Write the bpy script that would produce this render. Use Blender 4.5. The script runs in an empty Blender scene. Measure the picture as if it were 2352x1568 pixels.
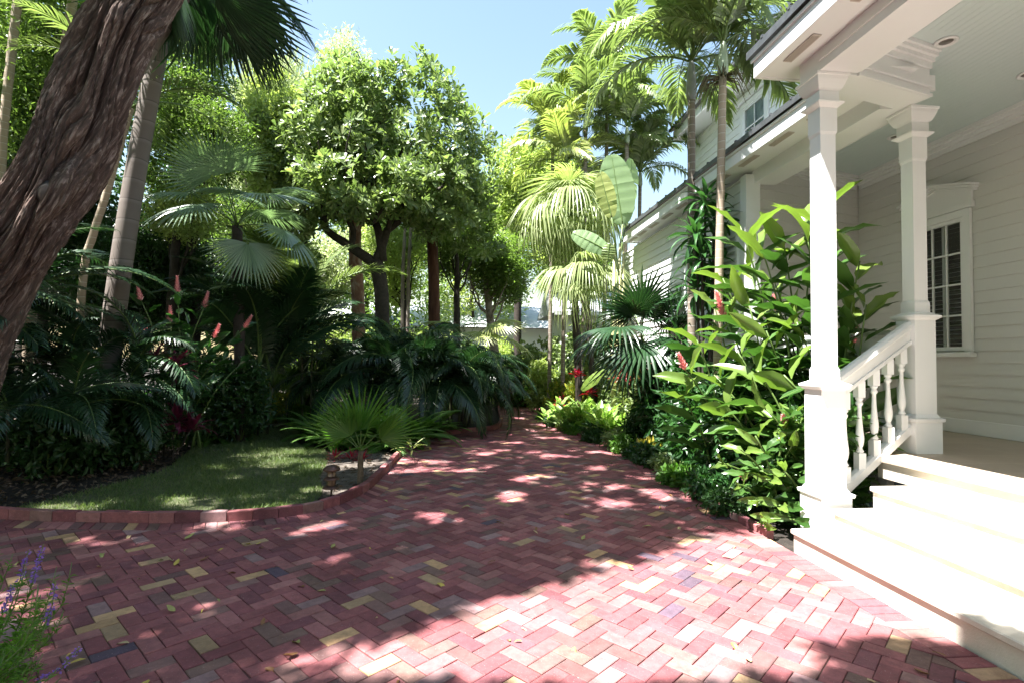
import bpy, math, random
import numpy as np
from math import sin, cos, pi, atan2, sqrt, radians, exp
from mathutils import Vector, Matrix
rng = np.random.default_rng(7)
random.seed(7)
scn = bpy.context.scene
COL = scn.collection

# ------------------------------------------------------------------ camera, world, sun, exposure
YAW, PITCH, ROLL, CAMH, FPX = -.107, -.037, .013, 1.6, 1225.0     # focal length in pixels of a 2352 px wide frame

def _rot(yaw, pitch, roll):
    cy, sy, cp, sp, cr, sr = cos(yaw), sin(yaw), cos(pitch), sin(pitch), cos(roll), sin(roll)
    Ry = np.array([[cy, 0, sy], [0, 1, 0], [-sy, 0, cy]])
    Rx = np.array([[1, 0, 0], [0, cp, -sp], [0, sp, cp]])
    Rz = np.array([[cr, -sr, 0], [sr, cr, 0], [0, 0, 1]])
    return Rz @ Rx @ Ry
MC = _rot(YAW, PITCH, ROLL)
def _w(v): return Vector((v[0], v[2], -v[1]))
cam_d = bpy.data.cameras.new('camera')
cam = bpy.data.objects.new('camera', cam_d)
COL.objects.link(cam)
right, down, fwd = _w(MC[0]), _w(MC[1]), _w(MC[2])
mw = Matrix((right, -down, -fwd)).transposed().to_4x4()
mw.translation = Vector((0, 0, CAMH))
cam.matrix_world = mw
cam_d.sensor_width = 36.0
cam_d.lens = 36.0 * FPX / 2352
cam_d.clip_start = .05
cam_d.clip_end = 2000
scn.camera = cam

TOSUN = Vector((-1.0, -.42, 2.4)).normalized()
world = bpy.data.worlds.new('World'); scn.world = world; world.use_nodes = True
wn = world.node_tree
sky = wn.nodes.new('ShaderNodeTexSky'); sky.sky_type = 'NISHITA'; sky.sun_disc = False
sky.sun_elevation = math.asin(TOSUN.z); sky.sun_rotation = atan2(TOSUN.x, TOSUN.y)
sky.air_density = 1.7; sky.dust_density = 1.0; sky.ozone_density = .6
bg = wn.nodes['Background']; bg.inputs['Strength'].default_value = .05
wn.links.new(sky.outputs[0], bg.inputs[0])
sun_d = bpy.data.lights.new('sun', 'SUN'); sun_d.energy = 5.0; sun_d.angle = radians(.53); sun_d.color = (1, .97, .93)
sun = bpy.data.objects.new('sun', sun_d); COL.objects.link(sun)
sun.rotation_euler = TOSUN.to_track_quat('Z', 'Y').to_euler(); sun.location = (-8, -3, 20)
scn.view_settings.view_transform = 'Standard'; scn.view_settings.look = 'None'
scn.view_settings.exposure = 2.5; scn.view_settings.gamma = 1
scn.render.engine = 'CYCLES'
scn.cycles.max_bounces = 7; scn.cycles.diffuse_bounces = 4; scn.cycles.glossy_bounces = 3
scn.cycles.transmission_bounces = 5; scn.cycles.transparent_max_bounces = 8

# ------------------------------------------------------------------ layout helpers: read points off the picture plane once, as world points
def ray(px, py):
    d = MC.T @ np.array([(px - 1176) / FPX, (py - 784) / FPX, 1.0]); return np.array([d[0], d[2], -d[1]])
def G(px, py, z=0.):
    d = ray(px, py); return np.array([0, 0, CAMH]) + d * ((z - CAMH) / d[2])
def PY(px, py, Y):
    d = ray(px, py); return np.array([0, 0, CAMH]) + d * (Y / d[1])
def proj(p):
    c = MC @ np.array([p[0], -(p[2] - CAMH), p[1]])
    return (1176 + FPX * c[0] / max(c[2], 1e-3), 784 + FPX * c[1] / max(c[2], 1e-3), c[2])

# ------------------------------------------------------------------ geometry collector
def A(x): return np.asarray(x, dtype=float)
class Geo:
    def __init__(s): s.V = []; s.L = []; s.N = []; s.M = []; s.S = []; s.C = []; s.n = 0
    def add(s, V, F, mat=0, smooth=False, col=None):
        V = A(V).reshape(-1, 3); s.V.append(V)
        if isinstance(F, np.ndarray):
            s.L.append((F + s.n).ravel()); k = len(F); s.N.append(np.full(k, F.shape[1]))
        else:
            s.L.append(np.concatenate([A(f) for f in F]).astype(int) + s.n); s.N.append(np.array([len(f) for f in F])); k = len(F)
        s.M.append(np.full(k, mat)); s.S.append(np.full(k, smooth)); s.n += len(V)
        s.C.append(np.tile(A(col if col is not None else (1, 1, 1)), (k, 1)))
    def inst(s, TV, TF, R, T, mat=0, smooth=False):
        """R (N,3,3) columns = axes, T (N,3)"""
        TV = A(TV); TF = np.asarray(TF); N = len(T)
        V = np.einsum('nij,vj->nvi', R, TV) + A(T)[:, None, :]
        F = (TF[None] + (np.arange(N) * len(TV))[:, None, None]).reshape(-1, TF.shape[1])
        s.add(V.reshape(-1, 3), F, mat, smooth)
    def merge(s, g, R=None, T=(0, 0, 0), mat=None):
        V = np.concatenate(g.V)
        if R is not None: V = V @ A(R).T
        V = V + A(T)
        s.V.append(V); s.L.append(np.concatenate(g.L) + s.n); s.N.append(np.concatenate(g.N))
        m = np.concatenate(g.M); s.M.append(m if mat is None else np.where(m == 9, 2, mat)); s.S.append(np.concatenate(g.S)); s.C.append(np.concatenate(g.C)); s.n += len(V)
    def box(s, x0, x1, y0, y1, z0, z1, mat=0, shear=None, bev=0.0):
        if bev:
            return s.bbox(x0, x1, y0, y1, z0, z1, bev, mat)
        V = [(x, y, z) for z in (z0, z1) for x, y in ((x0, y0), (x1, y0), (x1, y1), (x0, y1))]
        s.add(V, [(3, 2, 1, 0), (4, 5, 6, 7), (0, 1, 5, 4), (1, 2, 6, 5), (2, 3, 7, 6), (3, 0, 4, 7)], mat)
    def bbox(s, x0, x1, y0, y1, z0, z1, b, mat=0):
        P = []
        for z, i in ((z0, b), (z0 + b, 0), (z1 - b, 0), (z1, b)):
            P += [(x0 + i, y0 + i, z), (x1 - i, y0 + i, z), (x1 - i, y1 - i, z), (x0 + i, y1 - i, z)]
        F = [(3, 2, 1, 0), (12, 13, 14, 15)]
        for k in range(3):
            for j in range(4): F.append((k * 4 + j, k * 4 + (j + 1) % 4, k * 4 + 4 + (j + 1) % 4, k * 4 + 4 + j))
        s.add(P, F, mat)
    def prism(s, poly, z0, z1, mat=0):
        n = len(poly); V = [(p[0], p[1], z0) for p in poly] + [(p[0], p[1], z1) for p in poly]
        s.add(V, [tuple(range(n - 1, -1, -1)), tuple(range(n, 2 * n))] + [(i, (i + 1) % n, n + (i + 1) % n, n + i) for i in range(n)], mat)
    def sweep(s, path, prof, up=(0, 0, 1), mat=0, closed_prof=True):
        """profile (a: sideways to the right of travel, b: up) swept on a straight or bent path"""
        path = A(path); n = len(path); m = len(prof); V = []
        for i in range(n):
            t = (path[min(i + 1, n - 1)] - path[max(i - 1, 0)]); t /= np.linalg.norm(t)
            r = np.cross(t, A(up)); r /= np.linalg.norm(r); u = np.cross(r, t)
            if 0 < i < n - 1:
                t1 = path[i] - path[i - 1]; t1 /= np.linalg.norm(t1); k = 1 / max(.3, abs(t1 @ t))
            else: k = 1
            for a, b in prof: V.append(path[i] + r * a * k + u * b)
        F = []
        mm = m if closed_prof else m - 1
        for i in range(n - 1):
            for j in range(mm): F.append((i * m + j, i * m + (j + 1) % m, (i + 1) * m + (j + 1) % m, (i + 1) * m + j))
        if closed_prof: F += [tuple(range(m - 1, -1, -1)), tuple(range((n - 1) * m, n * m))]
        s.add(V, F, mat)
    def tube(s, pts, rad, seg=8, mat=0, smooth=True, caps=True, col=None):
        pts = A(pts); n = len(pts); rad = np.broadcast_to(A(rad), (n,)); V = []
        t0 = pts[1] - pts[0]; ref = np.array([0, 0, 1.]) if abs(t0[2]) < .9 * np.linalg.norm(t0) else np.array([1., 0, 0])
        u = np.cross(t0, ref); u /= np.linalg.norm(u)
        for i in range(n):
            t = pts[min(i + 1, n - 1)] - pts[max(i - 1, 0)]; t /= max(np.linalg.norm(t), 1e-9)
            u = u - t * (u @ t); u /= np.linalg.norm(u); v = np.cross(t, u)
            a = np.arange(seg) * 2 * pi / seg
            V.append(pts[i] + rad[i] * (np.cos(a)[:, None] * u + np.sin(a)[:, None] * v))
        F = []
        for i in range(n - 1):
            for j in range(seg): F.append((i * seg + j, i * seg + (j + 1) % seg, (i + 1) * seg + (j + 1) % seg, (i + 1) * seg + j))
        if caps: F += [tuple(range(seg - 1, -1, -1)), tuple(range((n - 1) * seg, n * seg))]
        s.add(np.concatenate(V), F, mat, smooth, col)
    def lathe(s, prof, c=(0, 0, 0), seg=16, mat=0, smooth=True, square=False):
        V = []; F = []; m = len(prof)
        for r, z in prof:
            for j in range(seg):
                a = j * 2 * pi / seg; V.append((c[0] + r * cos(a), c[1] + r * sin(a), c[2] + z))
        for i in range(m - 1):
            for j in range(seg): F.append((i * seg + j, i * seg + (j + 1) % seg, (i + 1) * seg + (j + 1) % seg, (i + 1) * seg + j))
        F += [tuple(range(seg - 1, -1, -1)), tuple(range((m - 1) * seg, m * seg))]
        s.add(V, F, mat, smooth)
    def sqlathe(s, prof, c, R=None, mat=0):
        """square-section turned profile: (half width, z) rings"""
        V = []; F = []; m = len(prof)
        for r, z in prof:
            for x, y in ((-r, -r), (r, -r), (r, r), (-r, r)):
                V.append((c[0] + x, c[1] + y, c[2] + z))
        for i in range(m - 1):
            for j in range(4): F.append((i * 4 + j, i * 4 + (j + 1) % 4, (i + 1) * 4 + (j + 1) % 4, (i + 1) * 4 + j))
        F += [(3, 2, 1, 0), tuple(range((m - 1) * 4, m * 4))]
        s.add(V, F, mat)
    def mesh(s, name, mats, colors=False):
        me = bpy.data.meshes.new(name)
        V = np.concatenate(s.V); L = np.concatenate(s.L).astype(np.int32); N = np.concatenate(s.N).astype(np.int32)
        me.vertices.add(len(V)); me.vertices.foreach_set('co', V.ravel().astype(np.float32))
        me.loops.add(len(L)); me.loops.foreach_set('vertex_index', L)
        me.polygons.add(len(N)); st = np.concatenate([[0], np.cumsum(N)[:-1]]).astype(np.int32)
        me.polygons.foreach_set('loop_start', st)
        try: me.polygons.foreach_set('loop_total', N)
        except Exception: pass
        me.polygons.foreach_set('material_index', np.concatenate(s.M).astype(np.int32))
        me.polygons.foreach_set('use_smooth', np.concatenate(s.S).astype(bool))
        for m in (mats if isinstance(mats, (list, tuple)) else [mats]): me.materials.append(m)
        me.update(calc_edges=True)
        if colors:
            at = me.attributes.new('tint', 'FLOAT_COLOR', 'CORNER')
            C = np.repeat(np.concatenate(s.C), N, axis=0); C = np.concatenate([C, np.ones((len(C), 1))], 1)
            at.data.foreach_set('color', C.ravel().astype(np.float32))
        return me
    def build(s, name, mats, parent=None, colors=False, loc=None, rot=None):
        o = bpy.data.objects.new(name, s.mesh(name, mats, colors)); COL.objects.link(o)
        if parent is not None: o.parent = parent
        if loc is not None: o.location = loc
        if rot is not None: o.rotation_euler = rot
        return o

def tag(o, label=None, cat=None, group=None, kind=None):
    if label: o['label'] = label
    if cat: o['category'] = cat
    if group: o['group'] = group
    if kind: o['kind'] = kind
    return o
def thing(name, label, cat, loc=(0, 0, 0), rotz=0, group=None):
    o = bpy.data.objects.new(name, None); COL.objects.link(o); o.empty_display_size = .2
    o.location = loc; o.rotation_euler = (0, 0, rotz)
    return tag(o, label, cat, group)
def link(name, me, parent, loc=(0, 0, 0), rot=(0, 0, 0), scale=1.0, M=None):
    o = bpy.data.objects.new(name, me); COL.objects.link(o); o.parent = parent
    if M is not None: o.matrix_local = M
    else: o.location = loc; o.rotation_euler = rot; o.scale = (scale,) * 3 if not hasattr(scale, '__len__') else scale
    return o

# ------------------------------------------------------------------ materials
MATS = {}
def new_mat(name):
    m = bpy.data.materials.new(name); m.use_nodes = True; MATS[name] = m
    return m, m.node_tree, m.node_tree.nodes['Principled BSDF'], m.node_tree.nodes['Material Output']
def rgb(c): return (c[0], c[1], c[2], 1)
def noise(nt, scale, detail=4, rough=.55, dist=0, coord='Object', stretch=None):
    tc = nt.nodes.new('ShaderNodeTexCoord'); n = nt.nodes.new('ShaderNodeTexNoise')
    n.inputs['Scale'].default_value = scale; n.inputs['Detail'].default_value = detail; n.inputs['Roughness'].default_value = rough; n.inputs['Distortion'].default_value = dist
    if stretch:
        mp = nt.nodes.new('ShaderNodeMapping'); mp.inputs['Scale'].default_value = stretch
        nt.links.new(tc.outputs[coord], mp.inputs[0]); nt.links.new(mp.outputs[0], n.inputs['Vector'])
    else: nt.links.new(tc.outputs[coord], n.inputs['Vector'])
    return n
def ramp(nt, src, stops):
    r = nt.nodes.new('ShaderNodeValToRGB'); nt.links.new(src, r.inputs[0])
    e = r.color_ramp.elements
    while len(e) < len(stops): e.new(.5)
    for k, (p, c) in enumerate(stops): e[k].position = p; e[k].color = rgb(c)
    return r
def mix(nt, fac, a, b, mode='MIX'):
    m = nt.nodes.new('ShaderNodeMix'); m.data_type = 'RGBA'; m.blend_type = mode
    for s, v in ((m.inputs['Factor'], fac), (m.inputs[6], a), (m.inputs[7], b)):
        if hasattr(v, 'links') or isinstance(v, bpy.types.NodeSocket): nt.links.new(v, s)
        elif hasattr(v, '__len__'): s.default_value = rgb(v)
        else: s.default_value = v
    return m.outputs[2]
def bump(nt, h, strength, dist, bsdf):
    b = nt.nodes.new('ShaderNodeBump'); b.inputs['Strength'].default_value = strength; b.inputs['Distance'].default_value = dist
    nt.links.new(h, b.inputs['Height']); nt.links.new(b.outputs[0], bsdf.inputs['Normal']); return b
def leaf_mat(name, cols, trans=.35, rough=.38, tcol=None, spec=.5, spots=None, stripe=False):
    """cols: list of base colours spread over the leaves at random"""
    m, nt, p, out = new_mat(name)
    g = nt.nodes.new('ShaderNodeNewGeometry')
    st = [((k / max(1, len(cols) - 1)), c) for k, c in enumerate(cols)]
    if len(st) == 1: st = st + [(1.0, cols[0])]
    r = ramp(nt, g.outputs['Random Per Island'], st)
    n = noise(nt, 1.3, 2)
    c = mix(nt, n.outputs['Fac'], r.outputs[0], [min(1, x * 1.5) for x in cols[-1]])
    f = nt.nodes.new('ShaderNodeMath'); f.operation = 'MULTIPLY'; f.inputs[1].default_value = .6; nt.links.new(n.outputs['Fac'], f.inputs[0])
    c = mix(nt, f.outputs[0], r.outputs[0], [min(1, x * 1.35) for x in cols[-1]])
    if spots:
        v = noise(nt, spots[0], 3, .7); rr = ramp(nt, v.outputs['Fac'], [(.5, (0, 0, 0)), (.58, (1, 1, 1))])
        c = mix(nt, rr.outputs[0], c, spots[1])
    nt.links.new(c, p.inputs['Base Color']); p.inputs['Roughness'].default_value = rough
    p.inputs['Specular IOR Level'].default_value = spec
    tr = nt.nodes.new('ShaderNodeBsdfTranslucent')
    tc = mix(nt, 1.0, c, tcol or (1.3, 1.45, .75), 'MULTIPLY')
    nt.links.new(tc, tr.inputs[0])
    ms = nt.nodes.new('ShaderNodeMixShader'); ms.inputs[0].default_value = trans
    nt.links.new(p.outputs[0], ms.inputs[1]); nt.links.new(tr.outputs[0], ms.inputs[2]); nt.links.new(ms.outputs[0], out.inputs[0])
    return m
def plain(name, col, rough=.5, n_scale=None, n_amt=.12, bmp=0, spec=.5, metal=0):
    m, nt, p, out = new_mat(name)
    p.inputs['Base Color'].default_value = rgb(col); p.inputs['Roughness'].default_value = rough; p.inputs['Specular IOR Level'].default_value = spec; p.inputs['Metallic'].default_value = metal
    if n_scale:
        n = noise(nt, n_scale, 5, .6)
        r = ramp(nt, n.outputs['Fac'], [(.3, [c * (1 - n_amt) for c in col]), (.7, [min(1, c * (1 + n_amt)) for c in col])])
        nt.links.new(r.outputs[0], p.inputs['Base Color'])
        if bmp: bump(nt, n.outputs['Fac'], bmp, .01, p)
    return m

M_tree_dark = leaf_mat('leaf_glossy_dark', [(.03, .07, .025), (.06, .115, .04), (.12, .18, .065), (.24, .29, .12)], .38, .33, spec=.6)
M_tree_mid = leaf_mat('leaf_mid', [(.045, .09, .02), (.085, .145, .034), (.16, .23, .06)], .42, .4)
M_tree_bright = leaf_mat('leaf_bright', [(.17, .22, .065), (.26, .32, .10), (.36, .42, .16)], .45, .42)
M_tree_silver = leaf_mat('leaf_silver', [(.24, .28, .18), (.34, .38, .27), (.46, .49, .37)], .4, .45)
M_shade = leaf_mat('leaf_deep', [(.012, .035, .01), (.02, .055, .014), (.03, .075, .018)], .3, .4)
M_palm = leaf_mat('palm_green', [(.05, .09, .03), (.11, .16, .055), (.22, .27, .11)], .36, .3, spec=.8)
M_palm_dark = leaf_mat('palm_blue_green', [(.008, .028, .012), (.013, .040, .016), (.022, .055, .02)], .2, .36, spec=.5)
M_palm_yel = leaf_mat('palm_yellow_green', [(.12, .165, .05), (.2, .245, .075), (.32, .35, .13)], .4, .32, spec=.8)
M_fan_silver = leaf_mat('fan_silver', [(.08, .14, .09), (.13, .2, .12), (.18, .26, .16)], .25, .3, spec=.9)
M_liv = leaf_mat('fan_pale', [(.14, .19, .07), (.2, .25, .1), (.28, .32, .15)], .4, .4)
M_dry = leaf_mat('dry_fibre', [(.16, .13, .07), (.22, .18, .1), (.12, .10, .06)], .3, .6, tcol=(1.2, 1, .7))
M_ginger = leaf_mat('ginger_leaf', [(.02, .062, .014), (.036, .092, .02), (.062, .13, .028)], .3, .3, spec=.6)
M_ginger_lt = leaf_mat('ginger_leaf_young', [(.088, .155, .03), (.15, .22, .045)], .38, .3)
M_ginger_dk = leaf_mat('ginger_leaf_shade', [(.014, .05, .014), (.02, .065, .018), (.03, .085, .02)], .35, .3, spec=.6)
M_pink = leaf_mat('bract_pink', [(.62, .16, .2), (.75, .3, .32), (.82, .48, .46)], .3, .45, tcol=(1, .5, .5))
M_red = leaf_mat('leaf_red', [(.32, .012, .03), (.42, .02, .05), (.24, .01, .03)], .35, .35, tcol=(1.3, .4, .5))
M_mag = leaf_mat('cordyline_magenta', [(.10, .012, .04), (.17, .02, .06), (.06, .014, .025)], .3, .32, tcol=(1.4, .5, .7))
M_rosy = leaf_mat('cordyline_rose', [(.4, .03, .08), (.5, .08, .12), (.16, .05, .04)], .35, .35, tcol=(1.2, .5, .6))
M_brown_leaf = leaf_mat('cordyline_bronze', [(.10, .03, .02), (.07, .045, .02), (.13, .05, .03)], .3, .4, tcol=(1.3, .8, .5))
M_dief = leaf_mat('dumb_cane_leaf', [(.09, .2, .03), (.13, .25, .045)], .4, .36, spots=(28, (.42, .5, .18)))
M_croton = leaf_mat('croton_leaf', [(.10, .16, .02), (.2, .24, .03), (.06, .12, .02)], .35, .32, spots=(14, (.4, .36, .04)))
M_yel = leaf_mat('leaf_gold', [(.32, .28, .03), (.22, .24, .04), (.4, .3, .05)], .35, .35)
M_fern = leaf_mat('fern_green', [(.035, .10, .015), (.055, .14, .02), (.08, .17, .025)], .45, .45)
M_banana = leaf_mat('banana_leaf', [(.2, .3, .16), (.24, .34, .18)], .45, .42, tcol=(1.2, 1.3, .8))
M_drac = leaf_mat('dracaena_leaf', [(.018, .06, .02), (.028, .08, .026), (.04, .11, .03)], .3, .25, spec=.7)
M_young = leaf_mat('young_palm_leaf', [(.04, .115, .018), (.065, .16, .024), (.10, .2, .035)], .42, .34)
M_salvia = leaf_mat('salvia_leaf', [(.05, .13, .014), (.08, .19, .02), (.11, .22, .03)], .45, .5)
M_purple = leaf_mat('salvia_flower', [(.15, .06, .36), (.22, .10, .46), (.32, .2, .55)], .35, .5, tcol=(1, .7, 1.2))
M_grass = leaf_mat('grass_blade', [(.06, .10, .03), (.10, .15, .045), (.21, .22, .11), (.08, .13, .035)], .4, .5)
M_stem = plain('green_stem', (.10, .16, .04), .45, 9, .25)
M_branch = plain('dark_bark', (.035, .026, .02), .85, 14, .4, .6)
M_beige_stalk = plain('banana_stalk', (.42, .42, .2), .5, 4, .25)

def bark_mat(name, c1, c2, c3, scale, stretch, bmp=.7, rough=.85, tilt=0, pos=(.32, .5, .68)):
    m, nt, p, out = new_mat(name)
    n = noise(nt, scale, 8, .65, .4, stretch=stretch)
    if tilt: [x for x in nt.nodes if x.type == 'MAPPING'][0].vector_type = 'TEXTURE'; mp = [x for x in nt.nodes if x.type == 'MAPPING'][0]; mp.inputs['Rotation'].default_value = (0, tilt, 0); mp.inputs['Scale'].default_value = tuple(1 / q for q in stretch)
    r = ramp(nt, n.outputs['Fac'], [(pos[0], c1), (pos[1], c2), (pos[2], c3)])
    n2 = noise(nt, 1.1, 3, .5); hf = nt.nodes.new('ShaderNodeMath'); hf.operation = 'MULTIPLY'; hf.inputs[1].default_value = .35; nt.links.new(n2.outputs['Fac'], hf.inputs[0])
    c = mix(nt, hf.outputs[0], r.outputs[0], [x * .75 for x in c3])
    nt.links.new(c, p.inputs['Base Color']); p.inputs['Roughness'].default_value = rough; p.inputs['Specular IOR Level'].default_value = .25
    bump(nt, n.outputs['Fac'], bmp, .03, p); return m
M_lean = bark_mat('old_bark', (.018, .010, .008), (.10, .058, .045), (.40, .32, .28), 30, (1, 1, .12), 1.0, tilt=.5, pos=(.36, .53, .68))
M_cut = plain('cut_wood', (.13, .105, .095), .8, 12, .3, .5)
M_redbark = bark_mat('peeling_red_bark', (.14, .045, .025), (.3, .13, .08), (.55, .44, .36), 7, (1, 1, .5), .5, .6)
M_redbark_dk = bark_mat('dark_red_bark', (.03, .010, .006), (.08, .03, .018), (.13, .065, .045), 6, (1, 1, .25), .7)
M_mottle = bark_mat('mottled_bark', (.10, .075, .06), (.25, .2, .16), (.42, .36, .3), 6, (1, 1, 1), .4)
M_pale = bark_mat('pale_bark', (.2, .16, .13), (.32, .27, .23), (.42, .37, .33), 4, (1, 1, .6), .3)

def ring_mat(name, base, dark, spacing, grey=(.4, .38, .35)):
    m, nt, p, out = new_mat(name)
    tc = nt.nodes.new('ShaderNodeTexCoord'); sx = nt.nodes.new('ShaderNodeSeparateXYZ'); nt.links.new(tc.outputs['Object'], sx.inputs[0])
    n0 = noise(nt, 1.5, 2); ad = nt.nodes.new('ShaderNodeMath'); ad.operation = 'MULTIPLY_ADD'; ad.inputs[1].default_value = .1
    nt.links.new(n0.outputs['Fac'], ad.inputs[0]); nt.links.new(sx.outputs[2], ad.inputs[2])
    dv = nt.nodes.new('ShaderNodeMath'); dv.operation = 'DIVIDE'; dv.inputs[1].default_value = spacing; nt.links.new(ad.outputs[0], dv.inputs[0])
    fr = nt.nodes.new('ShaderNodeMath'); fr.operation = 'FRACT'; nt.links.new(dv.outputs[0], fr.inputs[0])
    r = ramp(nt, fr.outputs[0], [(0, dark), (.08, base), (.8, base), (.97, grey)])
    n = noise(nt, 9, 6, .65)
    c = mix(nt, n.outputs['Fac'], r.outputs[0], [x * 1.25 for x in base]); c2 = mix(nt, .5, c, r.outputs[0])
    nt.links.new(c2, p.inputs['Base Color']); p.inputs['Roughness'].default_value = .7; p.inputs['Specular IOR Level'].default_value = .3
    bump(nt, n.outputs['Fac'], .35, .01, p); return m
M_ring = ring_mat('ringed_palm_trunk', (.20, .165, .13), (.06, .045, .04), .13)
M_ring_lt = ring_mat('ringed_pale_trunk', (.34, .27, .2), (.16, .11, .08), .12, (.5, .44, .36))
M_royal = ring_mat('smooth_grey_trunk', (.15, .125, .11), (.06, .05, .042), .32, (.2, .175, .16))
M_shaft = plain('crownshaft', (.3, .36, .26), .4, 3, .2)
M_shaft_gr = plain('crownshaft_grey', (.22, .24, .23), .5, 3, .3)

# house paints
def paint(name, col, rough=.35):
    m, nt, p, out = new_mat(name)
    n = noise(nt, 2.2, 4, .6); r = ramp(nt, n.outputs['Fac'], [(.3, [c * .97 for c in col]), (.7, col)])
    nt.links.new(r.outputs[0], p.inputs['Base Color']); p.inputs['Roughness'].default_value = rough
    n2 = noise(nt, 60, 3); bump(nt, n2.outputs['Fac'], .06, .004, p); return m
M_white = paint('white_gloss_paint', (.79, .80, .81))
M_siding = paint('cream_siding_paint', (.66, .655, .64), .5)
M_siding_w = paint('white_siding_paint', (.78, .79, .80), .5)
M_ceil = paint('pale_blue_ceiling_paint', (.62, .71, .71), .5)
M_roof = plain('dark_roof', (.06, .065, .07), .5, 8, .3)
M_grey_roof = plain('grey_metal_roof', (.5, .52, .55), .5, 3, .15)
M_metal_b = plain('bronze_metal', (.10, .055, .045), .42, 20, .3, metal=.6)
M_lampglass = plain('lamp_glass', (.26, .17, .12), .15)
M_grille = plain('vent_grille', (.55, .5, .46), .6)
M_darkcan = plain('lamp_reflector', (.25, .22, .2), .3, metal=.7)
M_louver = plain('shutter_slat', (.72, .73, .72), .45)
M_room_dark = plain('room_dark_fill', (.03, .03, .03), .8)
def glass_mat():
    m, nt, p, out = new_mat('window_glass')
    tr = nt.nodes.new('ShaderNodeBsdfTransparent'); gl = nt.nodes.new('ShaderNodeBsdfGlossy'); gl.inputs['Roughness'].default_value = .02
    fr = nt.nodes.new('ShaderNodeFresnel'); fr.inputs[0].default_value = 1.5
    ad = nt.nodes.new('ShaderNodeMath'); ad.operation = 'ADD'; ad.inputs[1].default_value = .05; nt.links.new(fr.outputs[0], ad.inputs[0])
    ms = nt.nodes.new('ShaderNodeMixShader'); nt.links.new(ad.outputs[0], ms.inputs[0]); nt.links.new(tr.outputs[0], ms.inputs[1]); nt.links.new(gl.outputs[0], ms.inputs[2])
    nt.links.new(ms.outputs[0], out.inputs[0]); return m
M_glass = glass_mat()
def stone_mat():
    m, nt, p, out = new_mat('cast_stone_tread')
    n = noise(nt, 4, 6, .6); r = ramp(nt, n.outputs['Fac'], [(.3, (.50, .44, .36)), (.7, (.62, .58, .51))]); nt.links.new(r.outputs[0], p.inputs['Base Color'])
    p.inputs['Roughness'].default_value = .7; n2 = noise(nt, 70, 4, .7); bump(nt, n2.outputs['Fac'], .5, .006, p); return m
M_stone = stone_mat()
def tile_mat():
    m, nt, p, out = new_mat('porch_floor_tile')
    tc = nt.nodes.new('ShaderNodeTexCoord'); mp = nt.nodes.new('ShaderNodeMapping'); mp.inputs['Rotation'].default_value = (0, 0, 0); mp.inputs['Scale'].default_value = (1, 1, 1)
    nt.links.new(tc.outputs['Object'], mp.inputs[0])
    b = nt.nodes.new('ShaderNodeTexBrick'); nt.links.new(mp.outputs[0], b.inputs[0])
    b.inputs['Scale'].default_value = 1; b.inputs['Brick Width'].default_value = .6; b.inputs['Row Height'].default_value = .4; b.inputs['Mortar Size'].default_value = .008
    b.inputs['Color1'].default_value = rgb((.42, .33, .25)); b.inputs['Color2'].default_value = rgb((.34, .27, .21)); b.inputs['Mortar'].default_value = rgb((.5, .44, .36))
    n = noise(nt, 3, 6, .65); c = mix(nt, n.outputs['Fac'], b.outputs['Color'], (.5, .42, .33)); nt.links.new(c, p.inputs['Base Color']); p.inputs['Roughness'].default_value = .45; return m
M_tile = tile_mat()
def brick_mat():
    m, nt, p, out = new_mat('clay_paver')
    at = nt.nodes.new('ShaderNodeAttribute'); at.attribute_name = 'tint'
    n = noise(nt, 18, 7, .7); r = ramp(nt, n.outputs['Fac'], [(.3, (.72, .72, .74)), (.7, (1.15, 1.12, 1.1))])
    c = mix(nt, 1.0, at.outputs['Color'], r.outputs[0], 'MULTIPLY')
    n3 = noise(nt, 1.7, 5, .6); r3 = ramp(nt, n3.outputs['Fac'], [(.3, (.72, .70, .70)), (.5, (1, 1, 1)), (.75, (1.2, 1.2, 1.22))]); c = mix(nt, 1.0, c, r3.outputs[0], 'MULTIPLY')
    n5 = noise(nt, 6, 6, .75); r5 = ramp(nt, n5.outputs['Fac'], [(.52, (0, 0, 0)), (.72, (.4, .4, .4))]); c = mix(nt, r5.outputs[0], c, (.07, .03, .03))
    v = noise(nt, 160, 2, .5); rv = ramp(nt, v.outputs['Fac'], [(.68, (0, 0, 0)), (.75, (1, 1, 1))]); c = mix(nt, rv.outputs[0], c, (.42, .34, .32))
    v2 = noise(nt, 120, 3, .6, coord='Generated'); 
    nt.links.new(c, p.inputs['Base Color']); p.inputs['Roughness'].default_value = .7; p.inputs['Specular IOR Level'].default_value = .2
    n2 = noise(nt, 55, 6, .75); bump(nt, n2.outputs['Fac'], .45, .006, p); return m
M_brick = brick_mat()
M_joint = plain('joint_sand', (.13, .08, .07), .95, 60, .4, .5)
def soil_mat(name, a, b, c_):
    m, nt, p, out = new_mat(name)
    n = noise(nt, 9, 10, .75); r = ramp(nt, n.outputs['Fac'], [(.3, a), (.5, b), (.72, c_)]); nt.links.new(r.outputs[0], p.inputs['Base Color']); p.inputs['Roughness'].default_value = .95
    n2 = noise(nt, 40, 6, .8); bump(nt, n2.outputs['Fac'], 1.0, .03, p); return m
M_soil = soil_mat('mulch_soil', (.01, .008, .006), (.026, .019, .014), (.06, .045, .035))
M_sand = soil_mat('sandy_soil', (.03, .023, .017), (.09, .072, .058), (.27, .235, .2))
M_lawn = soil_mat('lawn_base', (.04, .05, .02), (.09, .10, .045), (.18, .17, .09))

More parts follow.
